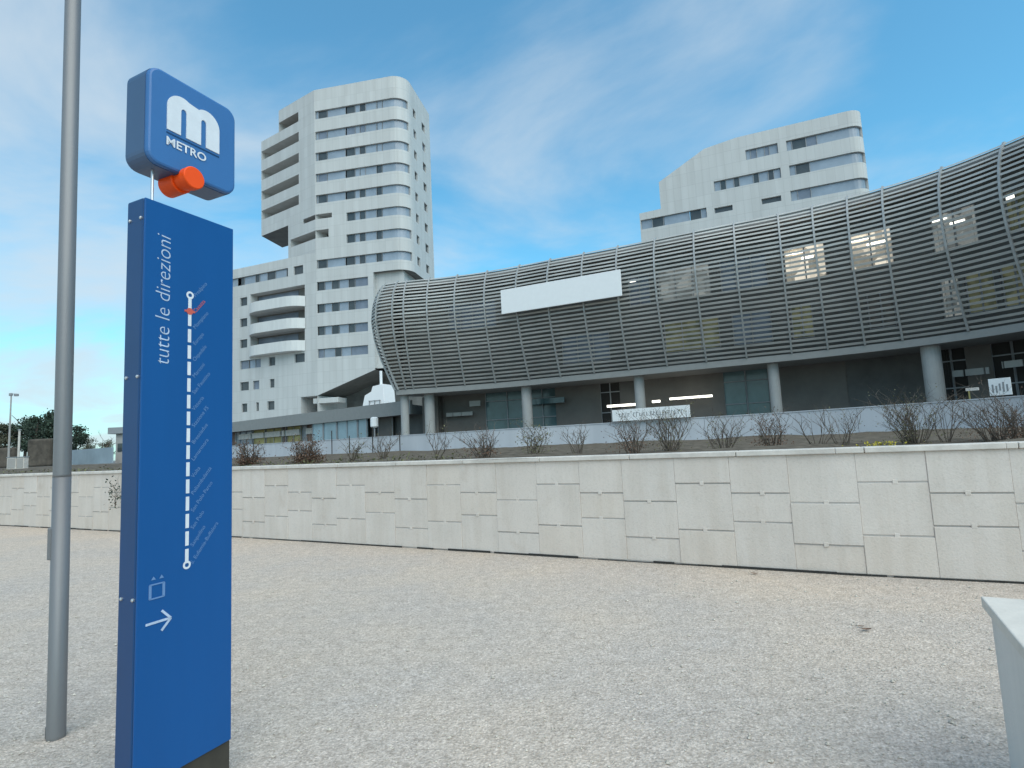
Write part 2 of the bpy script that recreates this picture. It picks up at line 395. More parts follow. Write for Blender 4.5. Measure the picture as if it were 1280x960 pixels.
def strip(path, a, b, z0, z1, off, th=.0):
    mb = MB(); T = path.cut(a, b)
    for p, q in zip(T, T[1:]):
        A = path.at(p+1e-5, off); B = path.at(q-1e-5, off)
        if th:
            A2 = path.at(p+1e-5, off-th); B2 = path.at(q-1e-5, off-th)
            mb.quad((A.x, A.y, z1), (B.x, B.y, z1), (B2.x, B2.y, z1), (A2.x, A2.y, z1))
            mb.quad((A.x, A.y, z0), (B.x, B.y, z0), (B2.x, B2.y, z0), (A2.x, A2.y, z0))
            mb.quad((A2.x, A2.y, z0), (B2.x, B2.y, z0), (B2.x, B2.y, z1), (A2.x, A2.y, z1))
        mb.quad((A.x, A.y, z0), (B.x, B.y, z0), (B.x, B.y, z1), (A.x, A.y, z1))
    if th:
        for t in (a+1e-5, b-1e-5):
            A = path.at(t, off); A2 = path.at(t, off-th)
            mb.quad((A.x, A.y, z0), (A2.x, A2.y, z0), (A2.x, A2.y, z1), (A.x, A.y, z1))
    return mb

# ------------------------------------------------------------------ ground
WALLPTS = [at_z(-420, 636, 0), at_z(0, 657, 0), at_z(300, 672, 0), at_z(640, 693, 0), at_z(1060, 719, 0), at_z(1280, 730, 0), at_z(1700, 752, 0)]
WP = [(p.x, p.y) for p in WALLPTS]
g = MB(); g.quad((-2500, -2500, 0), (2500, -2500, 0), (2500, 2500, 0), (-2500, 2500, 0))
tag(g.build('ground', 'gravel'), kind='structure')
SOIL = 1.24
WN = normals([Vector(p) for p in WP])
back = [Vector(p)-n*.16 for p, n in zip(WP, WN)]
t = MB()
far = [(-3000, 900)]
poly = [tuple(b) for b in back]+[(60, -30), (2400, -30), (2400, 2400), (-2400, 2400), (-2400, 60)]
t.prism(poly, .02, SOIL)
tag(t.build('terrace', 'asphalt'), kind='structure')

# ------------------------------------------------------------------ retaining wall of interlocking concrete panels
WH = 1.30
wpath = Path(WP)
rw = empty('retaining_wall', (WP[3][0], WP[3][1], 0), 0, 'long pale retaining wall of interlocking concrete panels behind the gravel square', 'wall')
jpx = [331, 360, 390, 421, 457, 494, 535, 577, 622, 673, 727, 781, 847, 916, 989, 1075, 1164, 1269]
J = [wpath.px(x, hor(x)+100) for x in jpx]
dj = (J[-1]-J[9])/8
pre = []; s0 = J[0]
while s0 > .5: s0 -= dj; pre.insert(0, s0)
J = [max(0, q) for q in pre]+J
i0 = len(pre)+9                                         # column starting at px 673 has pattern 0
while J[-1] < wpath.len-dj: J.append(J[-1]+dj)
PAT = [(.24, .67), (.33, .585), (.41, .76)]
def wall_point(s, off, z): q = wpath.at(min(s, wpath.len), off); return (q.x, q.y, z)
GAP = .005
for k in range(len(J)-1):
    a, b = J[k], J[k+1]
    fr = PAT[(k-i0) % 3]; zs = [WH, WH*(1-fr[0]), WH*(1-fr[1]), .014]
    for r in range(3):
        zt, zb = zs[r], zs[r+1]
        pm = MB(); jit = R_.uniform(-.006, .006)
        g0 = GAP if r else 0
        A, B = a+.0008, b-.0008
        def face(s0, s1, q0, q1, of, th=.12):           # follows the bends of the wall line
            T = wpath.cut(s0, s1); i = len(pm.v); nt = len(T)
            for t_ in T:
                for o, q in ((of, q0), (of, q1), (of-th, q1), (of-th, q0)): pm.v.append(wall_point(t_, o, q))
            for c in range(nt-1):
                for e in range(4): pm.f.append((i+c*4+e, i+c*4+(e+1) % 4, i+c*4+4+(e+1) % 4, i+c*4+4+e))
            pm.f.append((i, i+1, i+2, i+3)); e = i+(nt-1)*4; pm.f.append((e+3, e+2, e+1, e))
        face(A, B, zb+.006, zt-(.012 if r else 0), jit)
        o = world_child(pm, 'panel', R_.choice(('concrete', 'concrete', 'concrete_warm', 'concrete_cool')), rw, bevel=.004)
        if r < 2:                                          # pale lifting lug bridging the horizontal joint
            pm = MB(); c = (a+b)/2+R_.uniform(-.03, .03); hw = .024
            face(c-hw, c+hw, zb-.022, zb+.026, jit+.004, .03)
            world_child(pm, 'lug', 'concrete_cool', o and rw, bevel=.004)
bk = MB()
for a, b in zip(range(len(WP)-1), range(1, len(WP))):
    A = wpath.p[a]-WN[a]*.011; B = wpath.p[b]-WN[b]*.011; A2 = wpath.p[a]-WN[a]*.155; B2 = wpath.p[b]-WN[b]*.155
    bk.quad((A.x, A.y, .004), (B.x, B.y, .004), (B.x, B.y, WH-.01), (A.x, A.y, WH-.01))
world_child(bk, 'backing', 'joint', rw, fixn=False)
fg = MB(); gs = 0
while gs < wpath.len-.3:                                  # ragged dark strip painting the shade of the gap under the panels
    ge = min(gs+R_.uniform(.15, .8), wpath.len-.01); hz_ = R_.uniform(.012, .034)
    T = wpath.cut(gs, ge)
    for p, q in zip(T, T[1:]):
        fg.quad(wall_point(p+1e-5, .013, .003), wall_point(q-1e-5, .013, .003), wall_point(q-1e-5, .013, hz_), wall_point(p+1e-5, .013, hz_))
    gs = ge+(R_.uniform(.05, .3) if R_.random() < .4 else 0)
world_child(fg, 'base_gap_shade', 'dark', rw, fixn=False)
cs = [0]
while cs[-1] < wpath.len-2.2: cs.append(cs[-1]+dj*2)
cs.append(wpath.len)
for a, b in zip(cs, cs[1:]):
    c = MB(); T = wpath.cut(a+.004, b-.004)
    for p, q in zip(T, T[1:]):
        i = len(c.v)
        for tt in (p+1e-5, q-1e-5):
            c.v += [wall_point(tt, .035, WH+.002), wall_point(tt, .035, WH+.062), wall_point(tt, -.26, WH+.062), wall_point(tt, -.26, WH+.002)]
        for f in ((0, 4, 5, 1), (1, 5, 6, 2), (2, 6, 7, 3), (3, 7, 4, 0), (0, 1, 2, 3), (7, 6, 5, 4)): c.f.append(tuple(i+k for k in f))
    world_child(c, 'coping', 'coping', rw, bevel=.008)

# planting bed: rough soil strip between the two walls
w2pts = [at_d(x, hor(x), d) for x, d in ((190, 56), (295, 48), (480, 39), (640, 33.5), (780, 30.5), (1000, 26), (1280, 20), (1500, 15.5))]
w2 = Path(catmull([(p.x, p.y) for p in w2pts], 1.5))
sb = MB(); nx, ny = 120, 14
front = [wpath.at(wpath.len*i/nx, -.18) for i in range(nx+1)]; wr = Path([(-62, 62)]+[tuple(p) for p in w2.p[4:]]); rear = [wr.at(wr.len*i/nx, .25) for i in range(nx+1)]
for i in range(nx+1):
    for j in range(ny+1):
        q = front[i].lerp(rear[i], (j/ny)**1.5); h = .02+R_.uniform(-.02, .05)*min(1, j)+.04*math.sin(i*.9)*math.sin(j*1.3)*min(1, j)
        sb.v.append((q.x, q.y, SOIL+.015+max(0, h)))
for i in range(nx):
    for j in range(ny):
        a = i*(ny+1)+j; sb.f.append((a, a+ny+1, a+ny+2, a+1))
tag(sb.build('planting_bed', 'soil', smooth=True), kind='structure')

# terrace wall behind the planting bed
tw = empty('terrace_wall', (w2.p[0].x, w2.p[0].y, SOIL), 0, 'low smooth grey wall behind the shrubs at the foot of the buildings', 'wall')
TWZ = 2.34
n = int(w2.len/3.2)
for k in range(n):
    a, b = w2.len*k/n, w2.len*(k+1)/n
    world_child(strip(w2, a+.008, b-.008, SOIL-.05, TWZ, 0, .22), 'panel', 'wall2', tw)
world_child(strip(w2, 0, w2.len, TWZ+.004, TWZ+.05, .03, .28), 'coping', 'wall2', tw)

# ------------------------------------------------------------------ louvred curved building
BP = [(-7.2, 47.6), (-9.6, 45.8), (-10.75, 43.6), (-10.3, 42.0), (-9.0, 41.2), (-5.2, 40.5), (-1.1, 39.3), (3.2, 37.3), (7.1, 35.5), (10.6, 33.7), (13.2, 32.4), (16.0, 31.0), (18.4, 29.4), (20.4, 27.6), (21.8, 25.6), (22.7, 23.6), (23.5, 21.2), (24.3, 17.5), (24.6, 13.5)]
bpath = Path(catmull(BP, .55))
BN = normals(bpath.p)
ZS, ZR = 6.0, 14.2
def prof(z):
    K = [(5.9, -1.75), (7, -1.25), (8.5, -.65), (10, -.2), (11.3, 0), (12.5, -.08), (13.4, -.36), (14.0, -.72), (14.3, -1.0)]
    for (a, p), (b, q) in zip(K, K[1:]):
        if z <= b: return p+(q-p)*(z-a)/(b-a)
    return K[-1][1]
ob = empty('office_building', (7.1, 36, SOIL), 0, 'long curved building wrapped in grey horizontal metal louvres with round columns beneath', 'building')
def ring(off): return [p+n*off for p, n in zip(bpath.p, BN)]
# slats
sl = MB(); NS = 31
for k in range(NS):
    z = ZS+.12+(ZR-ZS-.16)*k/(NS-1); o = prof(z); slope = (prof(z+.05)-prof(z-.05))/.1
    th = math.atan2(1, slope) if slope else math.pi/2          # direction of the screen surface in (off,z)
    tx, tz = math.cos(th), math.sin(th)
    h = .055; dpt = .10
    P = [(o-tx*h, z-tz*h), (o+tx*h+.012, z+tz*h), (o+tx*h-dpt*tz*.5, z+tz*h+.03), (o-tx*h-dpt*tz*.5, z-tz*h+.03)]
    rings = []
    for bi, (p, n) in enumerate(zip(bpath.p, BN)):
        rj = random.Random(k*97+(bi//4)); j0, j1 = rj.uniform(-.012, .012), rj.uniform(-.014, .014)
        rings.append([(p.x+n.x*(q[0]+j0), p.y+n.y*(q[0]+j0), q[1]+j1) for q in P])
    i = len(sl.v)
    for r in rings: sl.v += r
    for a in range(len(rings)-1):
        for j in range(4):
            p0 = i+a*4+j; p1 = i+a*4+(j+1) % 4; sl.f.append((p0, p1, p1+4, p0+4))
    sl.f.append((i, i+1, i+2, i+3)); e = i+(len(rings)-1)*4; sl.f.append((e+3, e+2, e+1, e))
world_child(sl, 'louvre_screen', 'slat', ob)
# ribs
rpx = [489, 503, 532, 566, 603, 642, 681, 724, 767, 814, 864, 915, 971, 1013, 1056, 1100, 1170, 1246]
rs = [bpath.px(x, 345-(x-490)*.18, bpath.len*.1) for x in rpx]
d_ = rs[-1]-rs[-2]
rs += [rs[-1]+d_*1.1*(k+1) for k in range(3)]
rs = [rs[0]-1.6, rs[0]-3.2, rs[0]-4.8]+rs
for s_ in rs:
    if s_ is None or s_ < 0 or s_ > bpath.len: continue
    i = bpath.seg(s_); n = BN[i]; q = bpath.at(s_); tdir = Vector((-n.y, n.x))
    r = MB(); Zs = [ZS-.02, 6.8, 7.6, 8.4, 9.2, 10, 10.7, 11.4, 12.1, 12.8, 13.3, 13.7, 14.0, 14.32]
    for z in Zs:
        o = prof(z)
        for u_, v_ in ((-.045, .085), (.045, .085), (.045, -.09), (-.045, -.09)):
            p = q+n*(o+v_)+tdir*u_; r.v.append((p.x, p.y, z))
    for k in range(len(Zs)-1):
        for j in range(4):
            a = k*4+j; b = k*4+(j+1) % 4; r.f.append((a, b, b+4, a+4))
    e = (len(Zs)-1)*4; r.f += [(0, 1, 2, 3), (e+3, e+2, e+1, e)]
    world_child(r, 'rib', 'rib', ob)
# close fine lining behind the slats of the rounded nose
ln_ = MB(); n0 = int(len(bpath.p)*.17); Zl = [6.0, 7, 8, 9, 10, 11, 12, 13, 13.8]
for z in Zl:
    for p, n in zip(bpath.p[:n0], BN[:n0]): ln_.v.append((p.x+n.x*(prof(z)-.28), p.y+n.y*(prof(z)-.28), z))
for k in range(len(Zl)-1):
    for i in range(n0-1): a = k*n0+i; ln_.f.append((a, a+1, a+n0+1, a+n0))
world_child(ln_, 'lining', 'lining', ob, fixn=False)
# dark inner wall with windows behind the screen
inn = Path(ring(-2.35))
rows = [(6.9, 9.0), (10.35, 12.45)]
def ipx(x, y): return inn.px(x, y, inn.len*.12)
spec = [  # px0, px1, py, row, material, lamps
 (980, 1033, 330, 1, 'lit', 3), (1060, 1116, 308, 1, 'lit', 4), (1163, 1222, 285, 1, 'lit_dim', 2), (1256, 1285, 262, 1, 'lit_green', 1),
 (822, 888, 352, 1, 'lit_dim', 0), (785, 812, 355, 1, 'panel2', 1), (900, 960, 345, 1, 'panel2', 0),
 (830, 900, 415, 0, 'lit_green', 0), (915, 965, 405, 0, 'panel2', 0), (990, 1018, 410, 0, 'lit_green', 0), (1178, 1203, 385, 0, 'lit_dim', 0), (1208, 1246, 372, 0, 'lit_green', 0), (1252, 1290, 360, 0, 'lit_green', 0),
 (700, 760, 400, 0, 'panel2', 0), (560, 620, 395, 1, 'panel2', 0), (1085, 1120, 392, 0, 'taupe', 0)]
ops = []; wins = []
for x0, x1, y, row, m_, nl in spec:
    a, b = ipx(x0, y), ipx(x1, y)
    if a is None or b is None: continue
    z0, z1 = rows[row]; ops.append((a, b, z0, z1)); wins.append((a, b, z0, z1, m_, nl))
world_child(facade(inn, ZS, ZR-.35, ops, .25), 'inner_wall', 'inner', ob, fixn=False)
for a, b, z0, z1, m_, nl in wins:
    f = MB(); n_ = max(2, round((b-a)/1.1))
    for k in range(n_+1):
        t_ = a+(b-a)*k/n_; t_ = min(max(t_, a+.03), b-.03); q = inn.at(t_, -.10); q2 = inn.at(t_, -.17)
        f.bar((q.x, q.y, z0), (q.x, q.y, z1), .06, .06)
    for z in (z0+.03, z1-.03):
        A, B = inn.at(a+.03, -.1), inn.at(b-.03, -.1); f.bar((A.x, A.y, z), (B.x, B.y, z), .06)
    fo = world_child(f, 'window', 'frame', ob)
    def sub(mb, nm, mm):
        l = ob.location; mb.v = [(x-l.x, y-l.y, z-l.z) for x, y, z in mb.v]; return mb.build(nm, mm, fo, fixn=False)
    sub(strip(inn, a, b, z0, z1, -.2), 'pane', m_)
    for k in range(nl):
        q = inn.at(a+(b-a)*(.2+.6*((k*.62) % 1)), -.15); lm = MB(); dd = inn.at(b)-inn.at(a)
        lm.box((q.x, q.y, z1-.28-.42*(k % 2)), (.62 if nl > 1 else .4, .05, .13), math.atan2(dd.y, dd.x)); sub(lm, 'lamp', 'lamp')
# roof and soffit
rf = MB(); rr = ring(-.92); backp = [Vector(q) for q in ((38, 13.5), (38, 30), (26, 44), (8, 52), (-5, 52))]
pl = [(p.x, p.y) for p in rr]+[(p.x, p.y) for p in backp]
rf.prism(pl, ZR-.45, ZR-.07); world_child(rf, 'roof', 'soffit', ob)
sf = MB(); rr = ring(-1.72); pl = [(p.x, p.y) for p in rr]+[(p.x, p.y) for p in backp]
sf.prism(pl, ZS-.42, ZS-.03); world_child(sf, 'soffit', 'soffit', ob)
fl = MB(); fl.prism(pl, 9.55, 9.9); 
rr = ring(-2.5); pl2 = [(p.x, p.y) for p in rr]+[(p.x, p.y) for p in backp]
fl = MB(); fl.prism(pl2, 9.5, 9.85); world_child(fl, 'floor_slab', 'inner', ob)
bw = MB(); bpts = [rr[-1]]+backp+[rr[0]]
for a, b in zip(bpts, bpts[1:]): bw.quad((a.x, a.y, SOIL), (b.x, b.y, SOIL), (b.x, b.y, ZR-.45), (a.x, a.y, ZR-.45))
world_child(bw, 'rear_wall', 'taupe', ob, fixn=False)
# ground floor: recessed infill in panels, columns in front
gf = Path(ring(-5.2)[12:]); cp = Path(ring(-2.6))
gsp = [(520, 545, 'teal'), (545, 575, 'taupe'), (575, 606, 'taupe'), (606, 660, 'teal'), (660, 694, 'teal'), (694, 750, 'taupe'), (750, 775, 'dark'), (775, 800, 'inner'), (800, 905, 'taupe'), (905, 962, 'teal'), (962, 1060, 'taupe'), (1060, 1175, 'inner'), (1175, 1213, 'dark'), (1213, 1245, 'taupe'), (1245, 1300, 'dark')]
g0 = gf.px(520, 520) or 0
eg = gf.at(0); ew = Path([(eg.x-.6, 54), (eg.x-.05, eg.y)])
world_child(strip(ew, 0, ew.len, SOIL, ZS-.4, 0, .2), 'wall', 'taupe', ob)
for x0, x1, m_ in gsp:
    a = gf.px(x0, 500); b = gf.px(x1, 480)
    if x1 == 575: a = 0
    if a is None or b is None: continue
    nm = 'window' if m_ in ('teal',) else ('door' if m_ == 'dark' else 'wall')
    pn = world_child(strip(gf, a+.02, b-.02, SOIL, ZS-.4, 0 if nm == 'wall' else -.12), nm, m_, ob, fixn=False)
    if nm != 'wall':
        f = MB()
        for t_ in (a+.03, (a+b)/2, b-.03):
            q = gf.at(t_, -.06); f.bar((q.x, q.y, SOIL), (q.x, q.y, ZS-.42), .08)
        A, B = gf.at(a+.03, -.06), gf.at(b-.03, -.06)
        for z in (3.4, 4.9): f.bar((A.x, A.y, z), (B.x, B.y, z), .07)
        f.v = [(x-ob.location.x, y-ob.location.y, z-ob.location.z) for x, y, z in f.v]; f.build('frame', 'frame', pn)
b_ = gf.px(1300, 480)
if b_: world_child(strip(gf, b_, gf.len, SOIL, ZS-.4, 0), 'wall', 'inner', ob, fixn=False)
for x, wd in ((506, .32), (537, .40), (659, .38), (801, .34), (971, .32), (1172, .44)):
    s_ = cp.px(x, 510, cp.len*.12); q = cp.at(s_) if s_ else at_d(x, 510, 43.6); c = MB()
    c.tube([(q.x, q.y, SOIL), (q.x, q.y, ZS-.42)], [wd, wd], 20); world_child(c, 'column', 'column', ob, smooth=False)
def beam(x0, x1, y0, off, z, h, m_, nm):
    a, b = cp.px(x0, y0, cp.len*.12) or cp.len*.16, cp.px(x1, y0, cp.len*.12)
    world_child(strip(cp, a, b, z-h/2, z+h/2, off, .12), nm, m_, ob)
beam(512, 592, 507, -1.6, 4.75, .42, 'beam', 'beam'); beam(548, 580, 515, -2.0, 4.0, .3, 'beam', 'beam')
beam(640, 694, 500, -1.8, 4.55, .4, 'teal', 'beam')
beam(1180, 1222, 455, -1.4, 4.1, .34, 'beam', 'beam'); beam(1238, 1300, 445, -1.4, 4.3, .34, 'beam', 'beam')
beam(751, 796, 498, -1.5, 3.8, .16, 'lamp', 'strip_light'); beam(808, 818, 494, -1.5, 3.9, .16, 'lamp', 'strip_light'); beam(830, 886, 489, -1.5, 4.0, .14, 'lamp', 'strip_light')

# blank white board hung on the louvres
P1, P2 = bpath.px(630, 380, bpath.len*.15), bpath.px(779, 355, bpath.len*.15)
A, B = bpath.at(P1, .45), bpath.at(P2, .45)
bd = empty('sign_board', ((A.x+B.x)/2, (A.y+B.y)/2, 10.5), math.atan2(B.y-A.y, B.x-A.x), 'long blank white board mounted across the louvres of the curved building', 'sign')
ln = (B-A).length; c = MB(); c.box((0, 0, .86), (ln, .10, 1.72)); c.build('board', 'white', bd, bevel=.015)
for x in (-.35, 0, .35):
    c = MB(); c.box((x*ln, .20, .86), (.08, .30, .3)); c.build('bracket', 'frame', bd)

# long white banner standing on the terrace wall
A = at_d(764, 521, 30.9); B = at_d(860, 519, 28.9)
for q in (A, B): q.z = 0
bn = empty('banner', ((A.x+B.x)/2, (A.y+B.y)/2-.4, TWZ+.05), math.atan2(B.y-A.y, B.x-A.x), 'long low white banner with grey lettering standing on the terrace wall', 'banner')
ln = (B-A).length; c = MB(); c.box((0, 0, .34), (ln, .05, .62)); c.build('sheet', 'white', bn, bevel=.01)
c = MB(); x = -ln*.40
while x < ln*.42:
    if R_.random() < .85:
        hh = R_.uniform(.12, .26); c.box((x, -.03, .34), (.035, .006, hh)); c.box((x+.05, -.03, .34+R_.choice((-.5, .5))*hh*.8), (.085, .006, .03))
    x += R_.uniform(.12, .2)
c.build('lettering', 'frame', bn)
for x in (-.45, 0, .45):
    c = MB(); c.box((x*ln, .05, .3), (.05, .05, .6)); c.build('post', 'frame', bn)
# white notice on the right
q = at_d(1251, 490, 19.6)
nt = empty('notice', (q.x, q.y, TWZ+.05), rad(-58), 'small white notice with grey marks standing on the terrace wall at the right', 'notice')
c = MB(); c.box((0, 0, .32), (.62, .03, .6)); c.build('sheet', 'white', nt, bevel=.005)
c = MB()
for k in range(5): c.box((-.2+.1*k, -.019, .3+R_.uniform(-.06, .06)), (.05, .006, R_.uniform(.2, .36)))
c.build('print', 'frame', nt)
# yellowish barrier sign near it
q = at_d(1211, 490, 22.5)
bs = empty('post_sign', (q.x, q.y, TWZ-.3), rad(-50), 'small pale yellow sign on a thin post between column and notice', 'sign')
c = MB(); c.tube([(0, 0, -.6), (0, 0, .75)], [.03, .03], 8); c.build('post', 'yellow', bs)
c = MB(); c.box((.12, 0, .78), (.42, .06, .12)); c.build('plate', 'coping', bs, bevel=.01)

# ------------------------------------------------------------------ white tower
H = 3.53
A_ = Vector((-29.8, 85.15)); uf = Vector((.981, -.194)); us = Vector((.194, .981)); uo = Vector((-.84, .543)).normalized(); uw = Vector((-.93, .368)).normalized()
Bq = A_+uf*13.1; rc = 2.4
def arc(c, r, a0, a1, n): return [Vector((c.x+r*math.cos(a0+(a1-a0)*k/n), c.y+r*math.sin(a0+(a1-a0)*k/n))) for k in range(n+1)]
ang = math.atan2(-uf.x, uf.y) if False else math.atan2(-.981, -.194)
cc = Bq+us*rc
corner = arc(cc, rc, ang, ang+math.pi/2, 7)
D_ = corner[-1]+us*9.0
Lend = A_+uo*14.3; Lmid = A_+uo*9.3; Llow = A_+uo*6.9
Bk1 = D_-uf*16; Bk2 = Lend+us*6
tower = empty('tower', (A_.x, A_.y, SOIL), 0, 'tall white tower block with rounded corner, ribbon windows and stacked balconies at its left', 'building')
def loop(*pts): return Path(pts, True)
up1 = loop(Lend, A_, *corner, D_, Bk1, Bk2)
up2 = loop(Lmid, A_, *corner, D_, Bk1, Lmid+us*6)
up0 = loop(Llow, A_, *corner, D_, Bk1, Llow+us*6)
Blow = A_+uf*9.6
Wend = A_+uw*27
lo = loop(Wend, A_, Blow, Blow+us*.8, Blow+us*.8+uf*4.6, Blow+us*12+uf*4.6, Wend+us*12)
def fs(path, px, py):                                    # s on the front (after A_) for a pixel
    d = ray(px, py); den_ = uf.x*d.y-uf.y*d.x
    t = -(A_.x*d.y-A_.y*d.x)/den_
    return path.s[1]+min(max(t, .15), 13.1+rc*1.2)
zc = [up1.z(440, 243, up1.s[1]-.02)+H*4-H*k for k in range(13)]
ztop = up1.z(440, 104, up1.s[1]-.02)
zstep = up1.z(338, 171, 0, up1.s[1]); zsb = up1.z(352, 285, 0, up1.s[1])
zwing = lo.z(340, 327, 0, lo.s[1])
sA = lambda p: p.s[1]
panes = [(393, 397, 'panel'), (397, 408, 'glass'), (408.6, 431, 'panel'), (432.5, 443, 'glass'), (443.4, 449, 'panel'), (449.6, 456, 'glass'), (456.4, 470, 'panel'), (470.8, 477, 'glass')]
SH = .70
def tower_rows(path, zlo, zhi):
    ops = []; wl = []; off = sA(path)-sA(up1)
    for k in range(13):
        z = zc[k]
        if not (zlo < z-SH and z+SH < zhi): continue
        x0 = 433 if k in (5, 6) else 393
        y = 135+27.4*k
        a = fs(up1, x0, y)+off; b = sA(path)+13.1+rc*1.25
        ops.append((a, b, z-SH, z+SH)); pl = []
        for p0, p1, m_ in panes:
            if p1 <= x0: continue
            m2 = m_
            if k in (1,) and m_ == 'glass': m2 = 'panel2'
            if k in (0, 1) and p0 > 465: m2 = 'panel'
            if k == 3 and m_ == 'glass' and p0 < 400: m2 = 'letter'
            if k == 3 and p0 > 445 and p0 < 455: m2 = 'panel'
            pl.append((max(fs(up1, p0, y)+off, a), fs(up1, p1, y)+off, m2))
        pl.append((fs(up1, 477.6, y)+off, b, 'panel')); wl.append((a, b, z, pl))
        for c0, c1 in ((1.2, 2.3), (4.9, 6.2)):
            s0 = sA(path)+13.1+rc*math.pi/2+c0; ops.append((s0, s0+c1-c0, z-SH, z+SH)); wl.append((s0, s0+c1-c0, z, [(s0, s0+c1-c0, 'glass')]))
    return ops, wl
def put_windows(path, wl, root, zh=.70, d=.28):
    for a, b, z, pl in wl:
        f = MB(); T = [a+.03]+[p[1] for p in pl[:-1]]+[b-.03]
        for t_ in T:
            q = path.at(min(max(t_, a+.03), b-.03), -d+.03); f.bar((q.x, q.y, z-zh), (q.x, q.y, z+zh), .07)
        for zz in (z-zh+.02, z+zh-.02):
            sp_ = path.cut(a+.02, b-.02)
            for t0, t1 in zip(sp_, sp_[1:]):
                A, B = path.at(t0, -d+.035), path.at(t1, -d+.035); f.bar((A.x, A.y, zz), (B.x, B.y, zz), .05)
        fo = world_child(f, 'window', 'frame', root)
        for p0, p1, m_ in pl:
            mb = strip(path, p0, p1, z-zh, z+zh, -d); l = root.location
            mb.v = [(x-l.x, y-l.y, zz-l.z) for x, y, zz in mb.v]
            mb.build('pane' if m_ == 'glass' else 'panel', m_, fo, fixn=False)
def cap(path, z, nm, m_, root, flip=False):
    mb = MB(); mb.quad(*[(p.x, p.y, z) for p in path.p[:-1]]); world_child(mb, nm, m_, root, fixn=False)
def balcony_op(path, x0, x1, y0, y1, zb, zt, dp): return (path.px(x0, y0, 0, sA(path)), path.px(x1, y1, 0, sA(path)+24), zb, zt, dp)
def recess_backs(path, bo, root):
    for a, b, z0, z1, dp in bo: 
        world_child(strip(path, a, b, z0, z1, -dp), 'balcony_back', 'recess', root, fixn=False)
# core with the ribbon windows, then the balcony stack in three pieces on its left flank
core = loop(A_, *corner, D_, Bk1, A_+us*10)
zw2 = zc[7]-SH-1.55
fpx = lambda x, y: fs(up1, x, y)-sA(up1)
ops = []; wl = []
for k in range(8):
    z = zc[k]; x0 = 433 if k in (5, 6) else 393
    y = 135+27.2*k; a = fpx(x0, y); b = 13.1+rc*1.25
    ops.append((a, b, z-SH, z+SH)); pl = []
    for p0, p1, m_ in panes:
        if p1 <= x0: continue
        m2 = m_
        if k == 1 and m_ == 'glass': m2 = 'panel2'
        if k in (0, 1, 2) and p0 > 465: m2 = 'panel'
        if k == 3 and 395 < p0 < 400: m2 = 'panel2'
        if k == 3 and 445 < p0 < 455: m2 = 'panel'
        pl.append((max(fpx(p0, y), a), fpx(p1, y), m2))
    pl.append((fpx(477.6, y), b, 'panel')); wl.append((a, b, z, pl))
    for c0, c1 in ((1.0, 2.2), (5.0, 6.5)):
        s0 = 13.1+rc*math.pi/2+c0; ops.append((s0, s0+c1-c0, z-SH, z+SH)); wl.append((s0, s0+c1-c0, z, [(s0, s0+c1-c0, 'glass' if k != 1 else 'panel2')]))
bc = [(.001, fpx(415, 279), zsb-.80, zsb-.02, 2.2), (.001, fpx(411, 308), zsb-3.9, zsb-2.6, 2.2)]
world_child(facade(core, zw2, ztop, ops+bc, .3), 'wall', 'tower', tower); put_windows(core, wl, tower); recess_backs(core, bc, tower)
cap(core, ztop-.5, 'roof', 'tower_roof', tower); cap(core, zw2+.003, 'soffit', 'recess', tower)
def flank(Lp, z0, z1, bal):
    P = loop(Lp, A_, A_+us*7, Lp+us*6)
    world_child(facade(P, z0, z1, bal(P), .3), 'wall', 'tower', tower); recess_backs(P, bal(P), tower)
    cap(P, z1-.3, 'roof', 'tower_roof', tower); cap(P, z0+.003, 'soffit', 'recess', tower)
    return P
zb = up2.z(362, 152, 0, sA(up2))
flank(Lmid, zstep, ztop, lambda P: [(.0001, P.px(373, 150, 0, sA(P)), zb-.85, zb+.85, 2.6)])
flank(Lend, zsb, zstep, lambda P: [(.0001, P.px(373.5, yy-10, 0, sA(P)), up1.z(349, yy, 0, sA(up1))-.75, up1.z(349, yy, 0, sA(up1))+.9, 2.6) for yy in (184, 209.5, 235.5, 260.5)])
flank(Llow, zw2, zsb-.005, lambda P: [(sA(P)-3.0, sA(P)-.001, zsb-.80, zsb-.02, 2.2), (.6, sA(P)-.001, zsb-3.9, zsb-2.6, 2.2)])
# wing and lower front
ops = []; wl = []
sW = sA(lo)
def wpx(x, y):
    d = ray(x, y); den_ = uw.x*d.y-uw.y*d.x
    t = -(A_.x*d.y-A_.y*d.x)/den_
    return min(max(sW-t, .2), sW-.15)
def add_row(z, pl, zh=SH):
    a, b = pl[0][0], pl[-1][1]; ops.append((a, b, z-zh, z+zh)); wl.append((a, b, z, pl))
lf = [(389, 392, 'panel'), (392, 405, 'glass'), (405.5, 414, 'panel'), (414.6, 423, 'glass'), (423.6, 435, 'panel'), (435.6, 443, 'glass'), (443.5, 460, 'panel2')]
off = sW-sA(up1)
for k in (8, 9, 10, 11):
    y = 135+27.4*k; row = lf if k != 11 else [(396, 404, 'panel2'), (404.5, 418, 'panel'), (418.6, 426, 'glass'), (426.5, 438, 'panel'), (438.5, 460, 'panel2')]
    add_row(zc[k], [(fs(up1, a, y)+off, fs(up1, b, y)+off, m_) for a, b, m_ in row])
